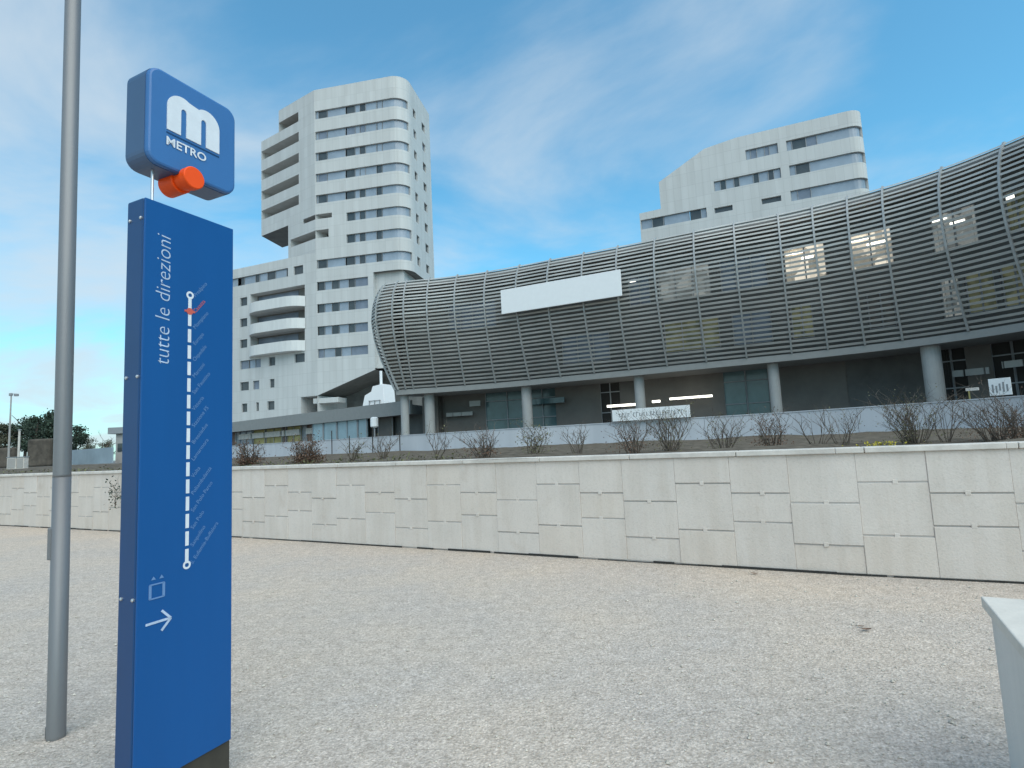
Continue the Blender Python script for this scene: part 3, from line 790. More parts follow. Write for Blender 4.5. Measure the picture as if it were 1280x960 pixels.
# wing windows
wz = [lo.z(340, 347+27.6*k, 0, sW) for k in range(6)]
Z7 = zc[7]
def wrow(z, y, segs):
    for sg in segs: add_row(z, [(wpx(a, y), wpx(b, y), m_) for a, b, m_ in sg])
dz = H
wz = [lo.z(330, 346, 0, sW)-H*k for k in range(7)]
wrow(wz[0], 346, [[(232, 250, 'panel'), (251, 268, 'glass'), (270, 296, 'panel'), (300, 304, 'glass'), (304.5, 318, 'panel'), (318.5, 323, 'glass'), (323.5, 333, 'panel'), (333.5, 343, 'glass'), (343.5, 357, 'panel'), (357.5, 360, 'glass')], [(367, 379, 'glass')]])
for k in (1, 2, 3):
    wrow(wz[k], 346+28*k, [[(300, 309, 'glass')], [(250, 262, 'glass'), (262.5, 280, 'panel')]])
wrow(wz[4], 458, [[(300, 310, 'panel2'), (311, 318, 'panel'), (318.5, 326, 'panel2')], [(336, 344, 'glass')], [(368, 381, 'glass')], [(250, 262, 'glass')]])
wrow(wz[5], 484, [[(300, 311, 'glass')], [(316, 324, 'panel2')], [(337, 343, 'glass')], [(250, 262, 'glass')]])
wrow(wz[6], 512, [[(302, 309, 'glass')], [(320, 323.5, 'glass')], [(334, 343, 'glass')], [(250, 262, 'glass')]])
wb = []
for k in (1, 2, 3):
    y = 346+28*k
    wb.append((wpx(313, y), wpx(381, y-10), wz[k]-1.5, wz[k]+1.0, 1.5))
POD = 5.4
zlow = POD+.02
zl1 = up1.z(400, 487, sA(up1)); zl2 = up1.z(468, 462, sA(up1))
# undercut: split lower front at the slanted underside
def lofac():
    full = lo
    front = Path([Wend, A_-uw*0+uw*2.2]); return front
wing = Path([Wend, A_+uw*.9, A_]); 
W_ops = [o for o in ops+wb if o[1] <= sW+.01]; F_ops = [(o[0]-sW, o[1]-sW, *o[2:]) for o in ops if o[0] >= sW-.01]
wpath2 = Path([Wend, A_]); fpath = Path([A_, Blow, Blow+us*.8, Blow+us*.8+uf*4.6, Blow+us*12+uf*4.6]); bpath2 = Path([Blow+us*12+uf*4.6, Wend+us*12, Wend])
# wing wall: its foot stops short of the void, leaning edge
wing_mb = facade(wpath2, zl1, zwing, [o for o in W_ops], .3)
foot_ops = [o for o in W_ops if o[2] < zl1]
cutS = sW-1.4
def zbot_face(path, s0, s1, z0a, z0b, z1):
    mb = MB(); a = path.at(s0); b = path.at(s1); mb.quad((a.x, a.y, z0a), (b.x, b.y, z0b), (b.x, b.y, z1), (a.x, a.y, z1)); return mb
wing_full = facade(wpath2, zlow, zwing, W_ops+[(wpx(376, 500), sW-.001, zlow+.001, zl1-.9, 7)], .3)
world_child(wing_full, 'wall', 'tower', tower)
zF = zl2+.25
ff = facade(fpath, zF, zw2+.02, F_ops, .3)
a = fpath.at(0); b = Blow
ff.quad((a.x, a.y, zl1-.9), (b.x, b.y, zl2), (b.x, b.y, zF), (a.x, a.y, zF))
world_child(ff, 'wall', 'tower', tower)
so_ = MB(); a2 = a+us*11; b2_ = b+us*11
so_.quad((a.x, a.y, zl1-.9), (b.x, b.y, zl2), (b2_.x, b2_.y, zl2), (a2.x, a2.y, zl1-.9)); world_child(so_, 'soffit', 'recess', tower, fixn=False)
world_child(facade(bpath2, zlow, zwing, [], .3), 'wall', 'tower', tower)
cap(lo, zwing-.3, 'roof', 'tower_roof', tower)
# back wall of the void under the lower front
vd = MB(); a2 = A_+us*7.5+uf*.2; b2_ = Blow+us*7.5+uf*5
vd.quad((a2.x, a2.y, POD), (b2_.x, b2_.y, POD), (b2_.x, b2_.y, zl2+1), (a2.x, a2.y, zl2+1)); 
world_child(vd, 'void_wall', 'recess', tower, fixn=False)
put_windows(lo, wl, tower)
for a, b, z0, z1, dp in wb:
    world_child(strip(lo, a, b, z0, z1, -dp), 'balcony_back', 'recess', tower, fixn=False)
    f = strip(lo, a+.3, b-2.6, z0+.1, z1-.25, -dp+.06, .05)
    world_child(f, 'balcony_glazing', 'panel2', tower)
    # projecting parapet with swept ends
    pb = MB(); n_ = 14
    zt_, zbm = z0+.62, z0-1.0
    T = [a-.15+(b-a+.25)*k/n_ for k in range(n_+1)]
    pr = [1.45*min(1, (1-abs(2*k/n_-1)**5))+.05 for k in range(n_+1)]
    for k in range(n_):
        for (o0, o1, za, zb_) in ((1, 1, zbm, zt_),):
            p0 = lo.at(T[k], pr[k]); p1 = lo.at(T[k+1], pr[k+1]); i0_ = lo.at(T[k], pr[k]-.22); i1_ = lo.at(T[k+1], pr[k+1]-.22)
            w0, w1 = lo.at(T[k], -.05), lo.at(T[k+1], -.05)
            pb.quad((p0.x, p0.y, zbm), (p1.x, p1.y, zbm), (p1.x, p1.y, zt_), (p0.x, p0.y, zt_))
            pb.quad((p0.x, p0.y, zt_), (p1.x, p1.y, zt_), (i1_.x, i1_.y, zt_), (i0_.x, i0_.y, zt_))
            pb.quad((i0_.x, i0_.y, zt_), (i1_.x, i1_.y, zt_), (i1_.x, i1_.y, z0-.4), (i0_.x, i0_.y, z0-.4))
            pb.quad((p0.x, p0.y, zbm), (p1.x, p1.y, zbm), (w1.x, w1.y, zbm), (w0.x, w0.y, zbm))
            pb.quad((p0.x, p0.y, z0-.4), (p1.x, p1.y, z0-.4), (w1.x, w1.y, z0-.4), (w0.x, w0.y, z0-.4))
    world_child(pb, 'balcony', 'parapet', tower, fixn=False)
# small balcony in the void
q = A_+us*1.5+uf*1.2; c = MB(); c.box((q.x, q.y, 9.2), (4.2, 2.4, .8), math.atan2(uf.y, uf.x)); world_child(c, 'balcony', 'tower', tower, bevel=.05)

# ------------------------------------------------------------------ right-hand white building behind the louvres
ur = Vector((.92, -.393)).normalized(); vr = Vector((.393, .92)).normalized()
Pm = Vector((35.4, 68)); rl = Path([Pm-ur*80, Pm+ur*80])
sL, sR = rl.px(798, 250), rl.px(1066, 200)
Lr, Rr = rl.at(sL), rl.at(sR); rr_ = 1.6
cr = arc(Rr+vr*rr_, rr_, math.atan2(-vr.y, -vr.x), math.atan2(-vr.y, -vr.x)+math.pi/2, 6)
rb = Path([Lr, *cr, cr[-1]+vr*14, Lr+vr*14], True)
rbt = empty('slope_roofed_block', (Lr.x, Lr.y, SOIL), 0, 'white block with stepped sloping roofline rising behind the curved louvred building', 'building')
def line_t(P, dr_, x, y):
    d = ray(x, y); return -(P.x*d.y-P.y*d.x)/(dr_.x*d.y-dr_.y*d.x)
def rsx(x, y): return min(max(line_t(Lr, ur, x, y), .05), rb.s[1]+1.5)
def rz_(x, y):
    t_ = line_t(Lr, ur, x, y); d = ray(x, y); return EYE.z+d.z*((Lr+ur*t_).y/d.y)
prof_r = [(rsx(799, 267), rz_(799, 267)), (rsx(826, 261), rz_(826, 261)), (rsx(826, 261)+.01, rz_(827, 227)), (rsx(880, 186), rz_(880, 186)), (rsx(920, 172), rz_(920, 172)), (rsx(1050, 141), rz_(1050, 141))]
zR = prof_r[-1][1]
frontlen = rb.s[1]
def zt_r(s):
    if s > rb.s[8]:                                      # rear and left: mirror of the front
        k = rb.s[9]-s if s < rb.s[9] else 0
        s = max(0, min(frontlen, k))
    for (a, p), (b, q) in zip(prof_r, prof_r[1:]):
        if s <= b: return p+(q-p)*max(0, (s-a))/(b-a)
    return zR
# add profile breaks to the path so that sloped edges are followed
def densify(P, brk):
    pts = []
    for i in range(len(P.p)-1):
        pts.append(P.p[i])
        for t_ in sorted(brk):
            if P.s[i]+1e-3 < t_ < P.s[i+1]-1e-3: pts.append(P.at(t_))
    pts.append(P.p[-1]); return Path(pts)
rb2 = densify(rb, [p[0] for p in prof_r])
hr = 3.3; z1r = rz_(1003, 178); ops = []; wl = []
def rrow(z, y, segs, zh=.68):
    for sg in segs:
        pl = []
        for a, b, m_ in sg:
            sb_ = frontlen+rr_*1.3 if b == 'end' else rsx(b, y)
            pl.append((rsx(a, y), sb_, m_))
        ops.append((pl[0][0], pl[-1][1], z-zh, z+zh)); wl.append((pl[0][0], pl[-1][1], z, pl))
rrow(z1r, 182, [[(931, 937, 'panel'), (937.5, 945, 'panel2'), (945.5, 955, 'panel'), (955.5, 961, 'panel2'), (961.5, 972, 'panel')], [(983, 990, 'panel'), (990.5, 1008, 'glass'), (1008.5, 1022, 'panel2'), (1022.5, 'end', 'panel')]])
rrow(z1r-hr, 215, [[(891, 899, 'panel'), (899.5, 906, 'glass'), (906.5, 916, 'panel'), (916.5, 923, 'glass'), (923.5, 941, 'panel'), (941.5, 948, 'glass'), (948.5, 960, 'panel'), (960.5, 967, 'glass'), (967.5, 976, 'panel')], [(987, 995, 'panel'), (995.5, 1013, 'glass'), (1013.5, 'end', 'panel')]])
rrow(z1r-2*hr, 250, [[(799, 813, 'panel'), (813.5, 827, 'glass'), (828, 860, 'panel'), (861, 875, 'glass'), (875.5, 882, 'panel')], [(989, 998, 'panel'), (998.5, 1015, 'panel2'), (1015.5, 'end', 'panel')]])
rrow(z1r-2*hr, 262, [[(893, 916, 'glass')], [(953, 978, 'glass')]], .36)
rrow(z1r-3*hr, 290, [[(810, 850, 'panel')], [(990, 1010, 'glass'), (1010.5, 'end', 'panel')]])
world_child(facade(rb2, SOIL, zt_r, ops, .3), 'wall', 'tower', rbt)
for a, b, z, pl in wl:
    put_windows(rb, [(a, b, z, pl)], rbt, .36 if (len(pl) == 1 and pl[0][2] == 'glass') else .68)
rfm = MB(); Q = prof_r+[(frontlen, zR)]
for (a, p), (b, q) in zip(Q, Q[1:]):
    A, B = rb.at(a), rb.at(b); A2, B2 = A+vr*14, B+vr*14
    rfm.quad((A.x, A.y, p-.004), (B.x, B.y, q-.004), (B2.x, B2.y, q-.004), (A2.x, A2.y, p-.004))
A = rb.at(frontlen); rfm.quad(*[(p.x, p.y, zR-.004) for p in [A]+cr+[cr[-1]+vr*14, A+vr*14]])
world_child(rfm, 'roof', 'tower_roof', rbt, fixn=False)

# ------------------------------------------------------------------ podium with shop fronts at the foot of the tower
up_ = Vector((-.78, .625)).normalized(); Pp = Vector((-9.2, 46.6))
pp = Path([Pp+up_*62, Pp-up_*1.0])
pod = empty('podium', (Pp.x, Pp.y, SOIL), 0, 'low grey podium with glazed shop fronts at the foot of the white tower', 'building')
c = MB(); nb = Vector((up_.y, -up_.x)); nb = -Vector((nb.x, nb.y)) if nb.y < 0 else nb
a, b = pp.p[0], pp.p[-1]; bk_ = Vector((.25, .97))*60
c.prism([(a.x, a.y), (b.x, b.y), (b.x+bk_.x, b.y+bk_.y), (a.x+bk_.x, a.y+bk_.y)], 4.3, 5.05); world_child(c, 'deck', 'soffit', pod)
world_child(strip(pp, 0, pp.len, 4.25, POD, .05, .25), 'parapet', 'soffit', pod)
dk = Path([pp.at(0, -1.2), pp.at(pp.len, -1.2)])
seg = [(200, 295, 'brown'), (295, 300, 'frame'), (300, 316, 'panel2'), (317, 332, 'yellow'), (333, 353, 'yellow'), (354, 358, 'brown'), (359, 377, 'yellow'), (378, 384, 'frame'), (384, 400, 'brown'), (401, 415, 'skyglass'), (415, 432, 'skyglass'), (432, 458, 'skyglass'), (458, 470, 'skyglass'), (473, 492, 'taupe')]
world_child(strip(dk, 0, dk.len, SOIL, 4.3, -.35), 'wall', 'inner', pod, fixn=False)
for x0, x1, m_ in seg:
    a, b = dk.px(x0, 545), dk.px(x1, 545)
    if a is None or b is None: continue
    a, b = min(a, b), max(a, b)
    po = world_child(strip(dk, a+.05, b-.05, SOIL, 4.28, .9 if m_ == 'skyglass' else 0, .08), 'shop_front', m_, pod)
    f = MB(); n_ = max(1, int((b-a)/1.4))
    for k in range(n_+1):
        q = dk.at(a+.06+(b-a-.12)*k/n_, .96 if m_ == 'skyglass' else .05); f.bar((q.x, q.y, SOIL), (q.x, q.y, 4.25), .06)
    l = pod.location; f.v = [(x-l.x, y-l.y, z-l.z) for x, y, z in f.v]; f.build('frame', 'frame', po)
    if m_ in ('panel2', 'yellow', 'brown') and x0 >= 300:
        sg = strip(dk, a+.1, b-.1, 3.35, 3.95, .22, .2); sg.v = [(x-l.x, y-l.y, z-l.z) for x, y, z in sg.v]; sg.build('fascia', 'coping', po)
# white housing on the podium deck
q = at_d(474, 495, 66)
wh = empty('rooftop_housing', (q.x, q.y, POD+.02-.35), rad(-20), 'bright white housing with thin rails on the podium under the tower', 'housing')
c = MB(); c.slab_xz([(-1.9, 0), (1.6, 0), (1.3, 3.9), (-.1, 3.7), (-.3, 3.1), (-1.2, 2.7)], -1.2, 1.2); c.build('shell', 'white', wh, bevel=.04)
c = MB()
for z in (1.3, 2.0): c.bar((-.6, -1.3, z), (1.0, -1.3, z), .07)
for x in (-.5, .2, .9): c.bar((x, -1.3, 0), (x, -1.3, 2.05), .07)
c.build('rail', 'frame', wh)
c = MB(); c.tube([(.3, 0, 3.6), (.3, 0, 5.6)], [.16, .16], 10); c.build('flue', 'white', wh)
# globe lamp by the podium
q = at_d(468, 530, 45.2)
gl = empty('round_lamp', (q.x, q.y, SOIL), 0, 'white drum shaped lamp column in front of the blue glazing', 'lamp')
c = MB(); c.tube([(0, 0, 0), (0, 0, 2.0)], [.07, .07], 8); c.build('post', 'frame', gl)
c = MB(); c.tube([(0, 0, 2.0), (0, 0, 2.1), (0, 0, 2.75), (0, 0, 2.85)], [.2, .32, .32, .2], 14); c.build('lamp_shade', 'white', gl, smooth=False)

# thin dark fence posts beside the terrace wall
for x, h_, lb in ((317, 1.25, 'thin dark fence post behind the russet leaved low shrub'), (415, 1.75, 'tall thin dark fence post below the blue glazing'), (437, 1.3, 'shorter thin fence post right of the tall one'), (466, 1.8, 'thin dark fence post beside the white drum lamp'), (500, 1.35, 'thin dark fence post at the nose of the curved building')):
    d = w2.at(w2.px(x, hor(x))).y-.9; q = at_d(x, hor(x), d)
    c = MB(); c.tube([(0, 0, 0), (0, 0, h_), (0, 0, h_+.03)], [.035, .035, .012], 8)
    o = c.build('fence_post', 'dark'); o.location = (q.x, q.y, SOIL); tag(o, lb, 'fence post', 'thin posts along the terrace wall')

# ------------------------------------------------------------------ metro totem
FL = at_d(174, hor(174), 2.55); FR = at_d(290.5, hor(290), 2.985)
FL.z = FR.z = 0
u = (FR-FL).normalized(); W = (FR-FL).length; T = .135
rz = math.atan2(u.y, u.x); nrm = Vector((u.y, -u.x, 0))
cen = (FL+FR)/2-nrm*T/2
to = empty('metro_totem', cen, rz, 'blue metro station totem with vertical route map and white m header', 'sign')
def rrect(w_, h_, r, z0, n=6, cx=0):
    P = []
    for (sx_, sz_, a0) in ((1, 1, 0), (-1, 1, 90), (-1, -1, 180), (1, -1, 270)):
        for k in range(n+1):
            a = rad(a0+90*k/n); P.append((cx+sx_*(w_/2-r)+r*math.cos(a), z0+h_/2+sz_*(h_/2-r)+r*math.sin(a)))
    return P
ZB, ZT = .175, 2.84
c = MB(); c.box((0, 0, ZB/2), (W-.012, T-.012, ZB)); c.build('plinth', 'plinth', to)
c = MB(); c.box((0, .006, (ZB+ZT)/2), (W, T-.012, ZT-ZB)); c.build('casing', 'blue_shade', to, bevel=.008)
FY = -T/2
c = MB(); c.box((0, FY+.004, (ZB+ZT)/2), (W-.004, .012, ZT-ZB-.004)); fp = c.build('front_panel', 'blue', to, bevel=.003)
for z in (2.74, 1.98, .98):
    for y in (FY+.022, T/2-.03):
        c = MB(); c.tube([(-W/2+.002, y, z), (-W/2-.006, y, z), (-W/2-.009, y, z)], [.008, .008, .004], 10); c.build('bolt', 'steel', to)
# header
TH = .185; HZ0, HZ1 = 3.025, 3.52
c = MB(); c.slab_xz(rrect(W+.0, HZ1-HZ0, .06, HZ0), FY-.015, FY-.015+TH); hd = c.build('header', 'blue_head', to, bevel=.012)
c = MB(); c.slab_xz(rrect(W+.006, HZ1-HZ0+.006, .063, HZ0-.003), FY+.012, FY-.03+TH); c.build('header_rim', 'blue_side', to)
for x in (-W/2+.075,):
    c = MB(); c.tube([(x, 0, ZT-.02), (x, 0, HZ0+.02)], [.007, .007], 8); c.build('support_rod', 'steel', to)
# orange disc pair
HF = FY-.015
c = MB(); ox, oz = -.035, HZ0-.020
def disc(y0, y1, r): c.tube([(ox, y0, oz), (ox, y0-.004, oz), (ox, y1+.004, oz), (ox, y1, oz)][::1], [r-.004, r, r, r-.004], 32)
disc(HF-.004, HF-.05, .056); c.build('disc', 'orange', to)
c = MB(); disc(T/2+.01, HF+.05, .056); c.build('disc', 'orange', to)
c = MB(); disc(HF+.05, HF-.004, .046); c.build('disc_hub', 'orange', to)
# m logo
def m_shape(x0, z0, w_, h_):
    def arch(cx, rx, zc_, rz_, a0, a1, n=14): return [(cx+rx*math.cos(rad(a0+(a1-a0)*k/n)), zc_+rz_*math.sin(rad(a0+(a1-a0)*k/n))) for k in range(n+1)]
    P = [(0, 0), (.25, 0)]+[(.25, .60)]+arch(.30, .05, .62, .09, 180, 0, 8)+[(.35, 0), (.63, 0), (.63, .60)]+arch(.68, .05, .62, .09, 180, 0, 8)+[(.73, 0), (1, 0)]
    P += arch(.74, .26, .62, .38, 0, 128)+arch(.27, .27, .62, .38, 62, 180)
    return [(x0+p[0]*w_, z0+p[1]*h_) for p in P]
c = MB(); mw = W*.60; mx0 = -W*.315; mz = HZ0+.197
c.slab_xz(m_shape(mx0, mz, mw, .205), HF-.004, HF+.002); c.build('m_emblem', 'letter', to)
c = MB(); c.box((mx0+mw/2, HF-.001, mz-.016), (mw, .004, .006)); c.build('emblem_line', 'blue_shade', to)
def text(s_, size, nm, m_, origin, ux, uz, parent, shear=0, ext=.0015, align='LEFT', fit=None, bold=0):
    cu = bpy.data.curves.new(nm, 'FONT'); cu.body = s_; cu.size = size; cu.shear = shear; cu.align_x = align; cu.resolution_u = 3
    cu.offset = bold
    ob_ = bpy.data.objects.new('tmp_text', cu); COL.objects.link(ob_)
    dg = bpy.context.evaluated_depsgraph_get(); me = bpy.data.meshes.new_from_object(ob_.evaluated_get(dg))
    bpy.data.objects.remove(ob_); bpy.data.curves.remove(cu)
    ux = Vector(ux); uz = Vector(uz); k = 1
    if fit:
        xs = [v.co.x for v in me.vertices]; k = fit/(max(xs)-min(xs))
    for v in me.vertices:
        p = Vector(origin)+ux*(v.co.x*k)+uz*v.co.y; v.co = p
    me.materials.clear(); me.materials.append(M[m_])
    o = bpy.data.objects.new(nm, me); COL.objects.link(o); o.parent = parent; return o
X, Z = (1, 0, 0), (0, 0, 1)
text('METRO', .060, 'header_lettering', 'letter', (mx0-.005, HF-.004, mz-.080), X, Z, to, fit=mw*.74, bold=.0012)
# slogan running upwards
text('tutte le direzioni', .105, 'slogan', 'letter_soft', (-W/2+.128, FY-.0035, 2.04), Z, (-1, 0, 0), to, shear=.15, fit=.635, bold=-.0012)
# route map
lx = -W*.02; zt_, zb_ = 2.41, 1.085
names = ['Prealpino', 'Casazza', 'Mompiano', 'Europa', 'Ospedale', 'Marconi', 'San Faustino', 'Vittoria', 'Stazione FS', 'Bresciadue', 'Lamarmora', 'Volta', 'Poliambulanza', 'San Polo Parco', 'San Polo', 'Sanpolino', "S. Eufemia-Buffalora"]
c = MB(); st = (zt_-zb_)/16
for k in range(16):
    za = zt_-st*k-.008; zb2 = za-st+.016; c.box((lx, FY-.0022, (za+zb2)/2), (.017, .003, za-zb2))
c.build('route_line', 'letter', to)
for k in (0, 16):
    c = MB(); z = zt_-st*k; nn = 18
    for q in range(nn):
        a0, a1 = 2*math.pi*q/nn, 2*math.pi*(q+1)/nn
        c.quad(*[(lx+r*math.cos(a), FY-.004, z+r*math.sin(a)) for r, a in ((.020, a0), (.020, a1), (.010, a1), (.010, a0))])
    c.build('terminus_ring', 'letter', to, fixn=False)
c = MB(); c.tube([(lx, FY-.001, zt_-st), (lx, FY-.005, zt_-st)], [.017, .017], 16); c.box((lx, FY-.003, zt_-st), (.055, .003, .010)); c.build('station_mark', 'red', to)
ca, sa = math.cos(rad(52)), math.sin(rad(52))
for k, nm in enumerate(names):
    text(nm, .028, 'station_name', 'red' if k == 1 else 'faint', (lx+.03, FY-.003, zt_-st*k-.004), (ca, 0, sa), (-sa, 0, ca), to, ext=0)
# lift pictogram and arrow
px_, pz_ = -W*.315, 1.0
c = MB(); s_ = .062
for (dx, dz_, w_, h_) in ((0, s_/2, s_, .006), (0, -s_/2, s_, .006), (-s_/2, 0, .006, s_), (s_/2, 0, .006, s_)): c.box((px_+dx, FY-.003, pz_+dz_), (w_+.006, .003, h_))
for dx in (-.017, .02):
    c.quad((px_+dx-.011, FY-.004, pz_+.052), (px_+dx+.011, FY-.004, pz_+.052), (px_+dx, FY-.004, pz_+.068))
c.build('lift_pictogram', 'faint', to, fixn=False)
c = MB(); az = .862; ax = px_-.048
c.bar((ax, FY-.003, az), (ax+.112, FY-.003, az), .003, .010)
for sgn in (1, -1): c.bar((ax+.115, FY-.0036, az), (ax+.072, FY-.0036, az+sgn*.044), .003, .010)
c.build('arrow', 'letter_soft', to)

# ------------------------------------------------------------------ lamp pole
q = at_z(70, 922, 0)
po = empty('lamp_pole', (q.x, q.y, 0), 0, 'tall plain grey metal lamp pole left of the blue totem', 'pole'); po.rotation_euler = (0, -.012, 0)
c = MB(); c.tube([(0, 0, -.05), (0, 0, .02), (0, 0, 1.52)], [.049, .0475, .0465], 32); c.build('shaft', 'pole', po, smooth=True)
c = MB(); c.tube([(0, 0, 1.515), (0, 0, 1.53), (0, 0, 9.0)], [.0470, .0460, .042], 32); c.build('upper_shaft', 'pole', po, smooth=True)
dr = math.atan2(-.35, -1)
c = MB(); c.box((-.043, -.012, 1.12), (.022, .06, .19), .2); c.build('access_door', 'pole', po, bevel=.006)
c = MB(); c.box((-.044, .0, .035), (.02, .035, .07), .1); c.build('foot_block', 'pole_dark', po, bevel=.004)  # small dark block at the left foot of the pole
c = MB(); c.box((-.5, 0, 8.95), (1.0, .07, .05)); c.build('arm', 'pole', po)
c = MB(); c.box((-1.15, 0, 8.95), (.6, .22, .09)); c.build('lamp_head', 'pole', po, bevel=.03)

# ------------------------------------------------------------------ low wall at the lower right
q = at_z(1264, 966, 0)
dl = Vector((-.50, -.866, 0)).normalized(); de = Vector((.866, -.50, 0))
lw = empty('low_wall', (q.x, q.y, 0), math.atan2(de.y, de.x), 'low grey wall with pale stone coping at the lower right corner', 'wall')
LH = .715
c = MB(); c.box((.9, -.9, LH/2), (1.8, 1.8, LH)); c.build('body', 'ledge', lw, bevel=.006)
c = MB(); c.box((.9, -.9, LH+.028), (1.85, 1.85, .052)); c.build('coping', 'ledge_top', lw, bevel=.006)

# ------------------------------------------------------------------ plants
def shrub(name, px, d, ztop_, width, nst, seed, leafmat, nleaf, label, group='shrubs on the planting bed', leafsz=.03, lean=.25, zb=SOIL+.02, leaf_low=0.0, thick=.010):
    rnd = random.Random(seed); q = at_d(px, hor(px), d)
    root = empty(name, (q.x, q.y, zb), 0, label, 'shrub', group); h = ztop_-zb
    br = MB(); tips = []
    def grow(p, dir_, ln, r, dep):
        n_ = 4; pts = [p]; 
        for k in range(n_):
            dir_ = (dir_+Vector((rnd.uniform(-1, 1), rnd.uniform(-1, 1), rnd.uniform(-.3, .6)))*.16).normalized()
            pts.append(pts[-1]+dir_*ln/n_)
            if dep < 2 and k > 0 and rnd.random() < .85:
                a = rnd.uniform(0, 2*math.pi); sd_ = (dir_*.8+Vector((math.cos(a), math.sin(a), .3))*.6).normalized()
                grow(pts[-1], sd_, ln*rnd.uniform(.35, .6), r*.55, dep+1)
            tips.append(pts[-1])
        br.tube(pts, [r*(1-.75*k/n_) for k in range(n_+1)], 4, False)
    for k in range(nst):
        a = rnd.uniform(0, 2*math.pi); rr0 = rnd.uniform(0, width*.18)
        grow(Vector((rr0*math.cos(a), rr0*math.sin(a), 0)), Vector((math.cos(a)*lean*rnd.random()*2, math.sin(a)*lean*rnd.random()*2, 1)).normalized(), h*rnd.uniform(.55, .98), thick*rnd.uniform(.7, 1.2), 0)
    zm = max(v[2] for v in br.v); k_ = h/zm
    br.v = [(a, b, c*k_) for a, b, c in br.v]
    br.build('stems', 'twig', root, fixn=False)
    if nleaf:
        lf_ = MB()
        for k in range(nleaf):
            p = rnd.choice(tips).copy(); p.z *= k_
            if leaf_low and rnd.random() < leaf_low: p.z *= rnd.uniform(.1, .6)
            p += Vector((rnd.gauss(0, .05), rnd.gauss(0, .05), rnd.gauss(0, .04)))
            a = Vector((rnd.uniform(-1, 1), rnd.uniform(-1, 1), rnd.uniform(-1, 1))).normalized()
            b = a.cross(Vector((rnd.uniform(-1, 1), rnd.uniform(-1, 1), 1))).normalized(); s2 = leafsz*rnd.uniform(.6, 1.3)
            lf_.quad(p-a*s2, p+b*s2*.5, p+a*s2, p-b*s2*.5)
        lf_.build('leaves', leafmat, root, fixn=False)
    return root
def ztop_for(px, y, d): return EYE.z+(hor(px)-y)*d/FPX
SHR = [  # px, d, y top, width, stems, leafmat, nleaf, label
 (312, 17, 561, .8, 10, 'leaf_red', 700, 'low russet shrub beside the right edge of the totem'),
 (386, 15, 549, 1.0, 16, 'leaf_red', 1500, 'rounded russet shrub left of the tall thin fence post'),
 (440, 15, 556, .5, 5, 'leaf_green', 120, 'small sparse olive shrub near the fence posts'),
 (478, 15, 545, .5, 5, 'leaf_green', 30, 'nearly leafless thin shrub below the white drum lamp'),
 (545, 13, 536, .5, 3, 'leaf_green', 25, 'slender bare shrub with two forking stems, left of the reddish twiggy one'),
 (604, 13, 535, 1.0, 12, 'leaf_red', 260, 'reddish twiggy shrub left of the second round column'),
 (668, 12, 536, .7, 7, 'leaf_green', 420, 'olive green shrub right of the round column at the centre'),
 (721, 11.5, 531, .6, 5, 'leaf_green', 40, 'bare upright shrub with dark straight stems, left of the white banner'),
 (792, 11, 520, 1.0, 10, 'leaf_red', 350, 'dark branching shrub in front of the left end of the banner'),
 (838, 11, 512, .9, 14, 'leaf_green', 260, 'dense grey twiggy shrub in front of the right end of the banner'),
 (905, 10, 518, 1.0, 11, 'leaf_green', 120, 'wide bare twiggy shrub just right of the white banner'),
 (963, 10, 520, .9, 10, 'leaf_red', 420, 'bushy brown leaved shrub below the slim column'),
 (1020, 9.5, 515, .6, 4, 'leaf_green', 30, 'thin leafless shrub with leaning stems right of the brown leaved one'),
 (1050, 9.5, 517, .6, 5, 'leaf_green', 60, 'thin twiggy shrub above the yellow flowers'),
 (1141, 8.8, 492, .9, 16, 'leaf_green', 500, 'tall dark dense shrub left of the wide column'),
 (1182, 8.6, 510, .5, 3, 'leaf_green', 20, 'leaning bare stem shrub in front of the wide column'),
 (1248, 8.2, 482, 1.1, 14, 'leaf_red', 380, 'tall branching shrub in front of the white notice'),
 (1276, 8.0, 515, .9, 10, 'leaf_red', 500, 'russet leaved shrub at the right edge of the picture')]
for i, (x, d, y, wd, ns, lm_, nl, lb) in enumerate(SHR):
    shrub('shrub', x, d, ztop_for(x, y-(11 if x < 1100 else 15), d), wd, int(ns*(1.9 if x < 1100 else 2.8))+1, 100+i, lm_, int(nl*1.5), lb, leafsz=.0018*d, lean=.12+.14*wd, leaf_low=.75 if lm_ == 'leaf_red' else .5, thick=.00105*d)
GC = random.Random(5)
# low ground cover along the coping
gcv = MB()
for k in range(5200):
    s_ = GC.uniform(wpath.len*.12, wpath.len*.86); of = -GC.uniform(.4, 4.5); 
    if math.sin(s_*1.7)+math.sin(s_*.63+1)+GC.uniform(-1, 1) < .35: continue
    q = wpath.at(s_, of); p = Vector((q.x, q.y, SOIL+.04+abs(GC.gauss(0, .06))))
    a = Vector((GC.uniform(-1, 1), GC.uniform(-1, 1), GC.uniform(-.2, 1))).normalized(); b = a.cross(Vector((GC.uniform(-1, 1), GC.uniform(-1, 1), .5))).normalized(); s2 = GC.uniform(.02, .05)
    gcv.quad(p-a*s2, p+b*s2*.5, p+a*s2, p-b*s2*.5)
tag(gcv.build('ground_cover', 'leaf_green', fixn=False), 'low olive and brown ground cover between the shrubs', 'ground cover', kind='stuff')
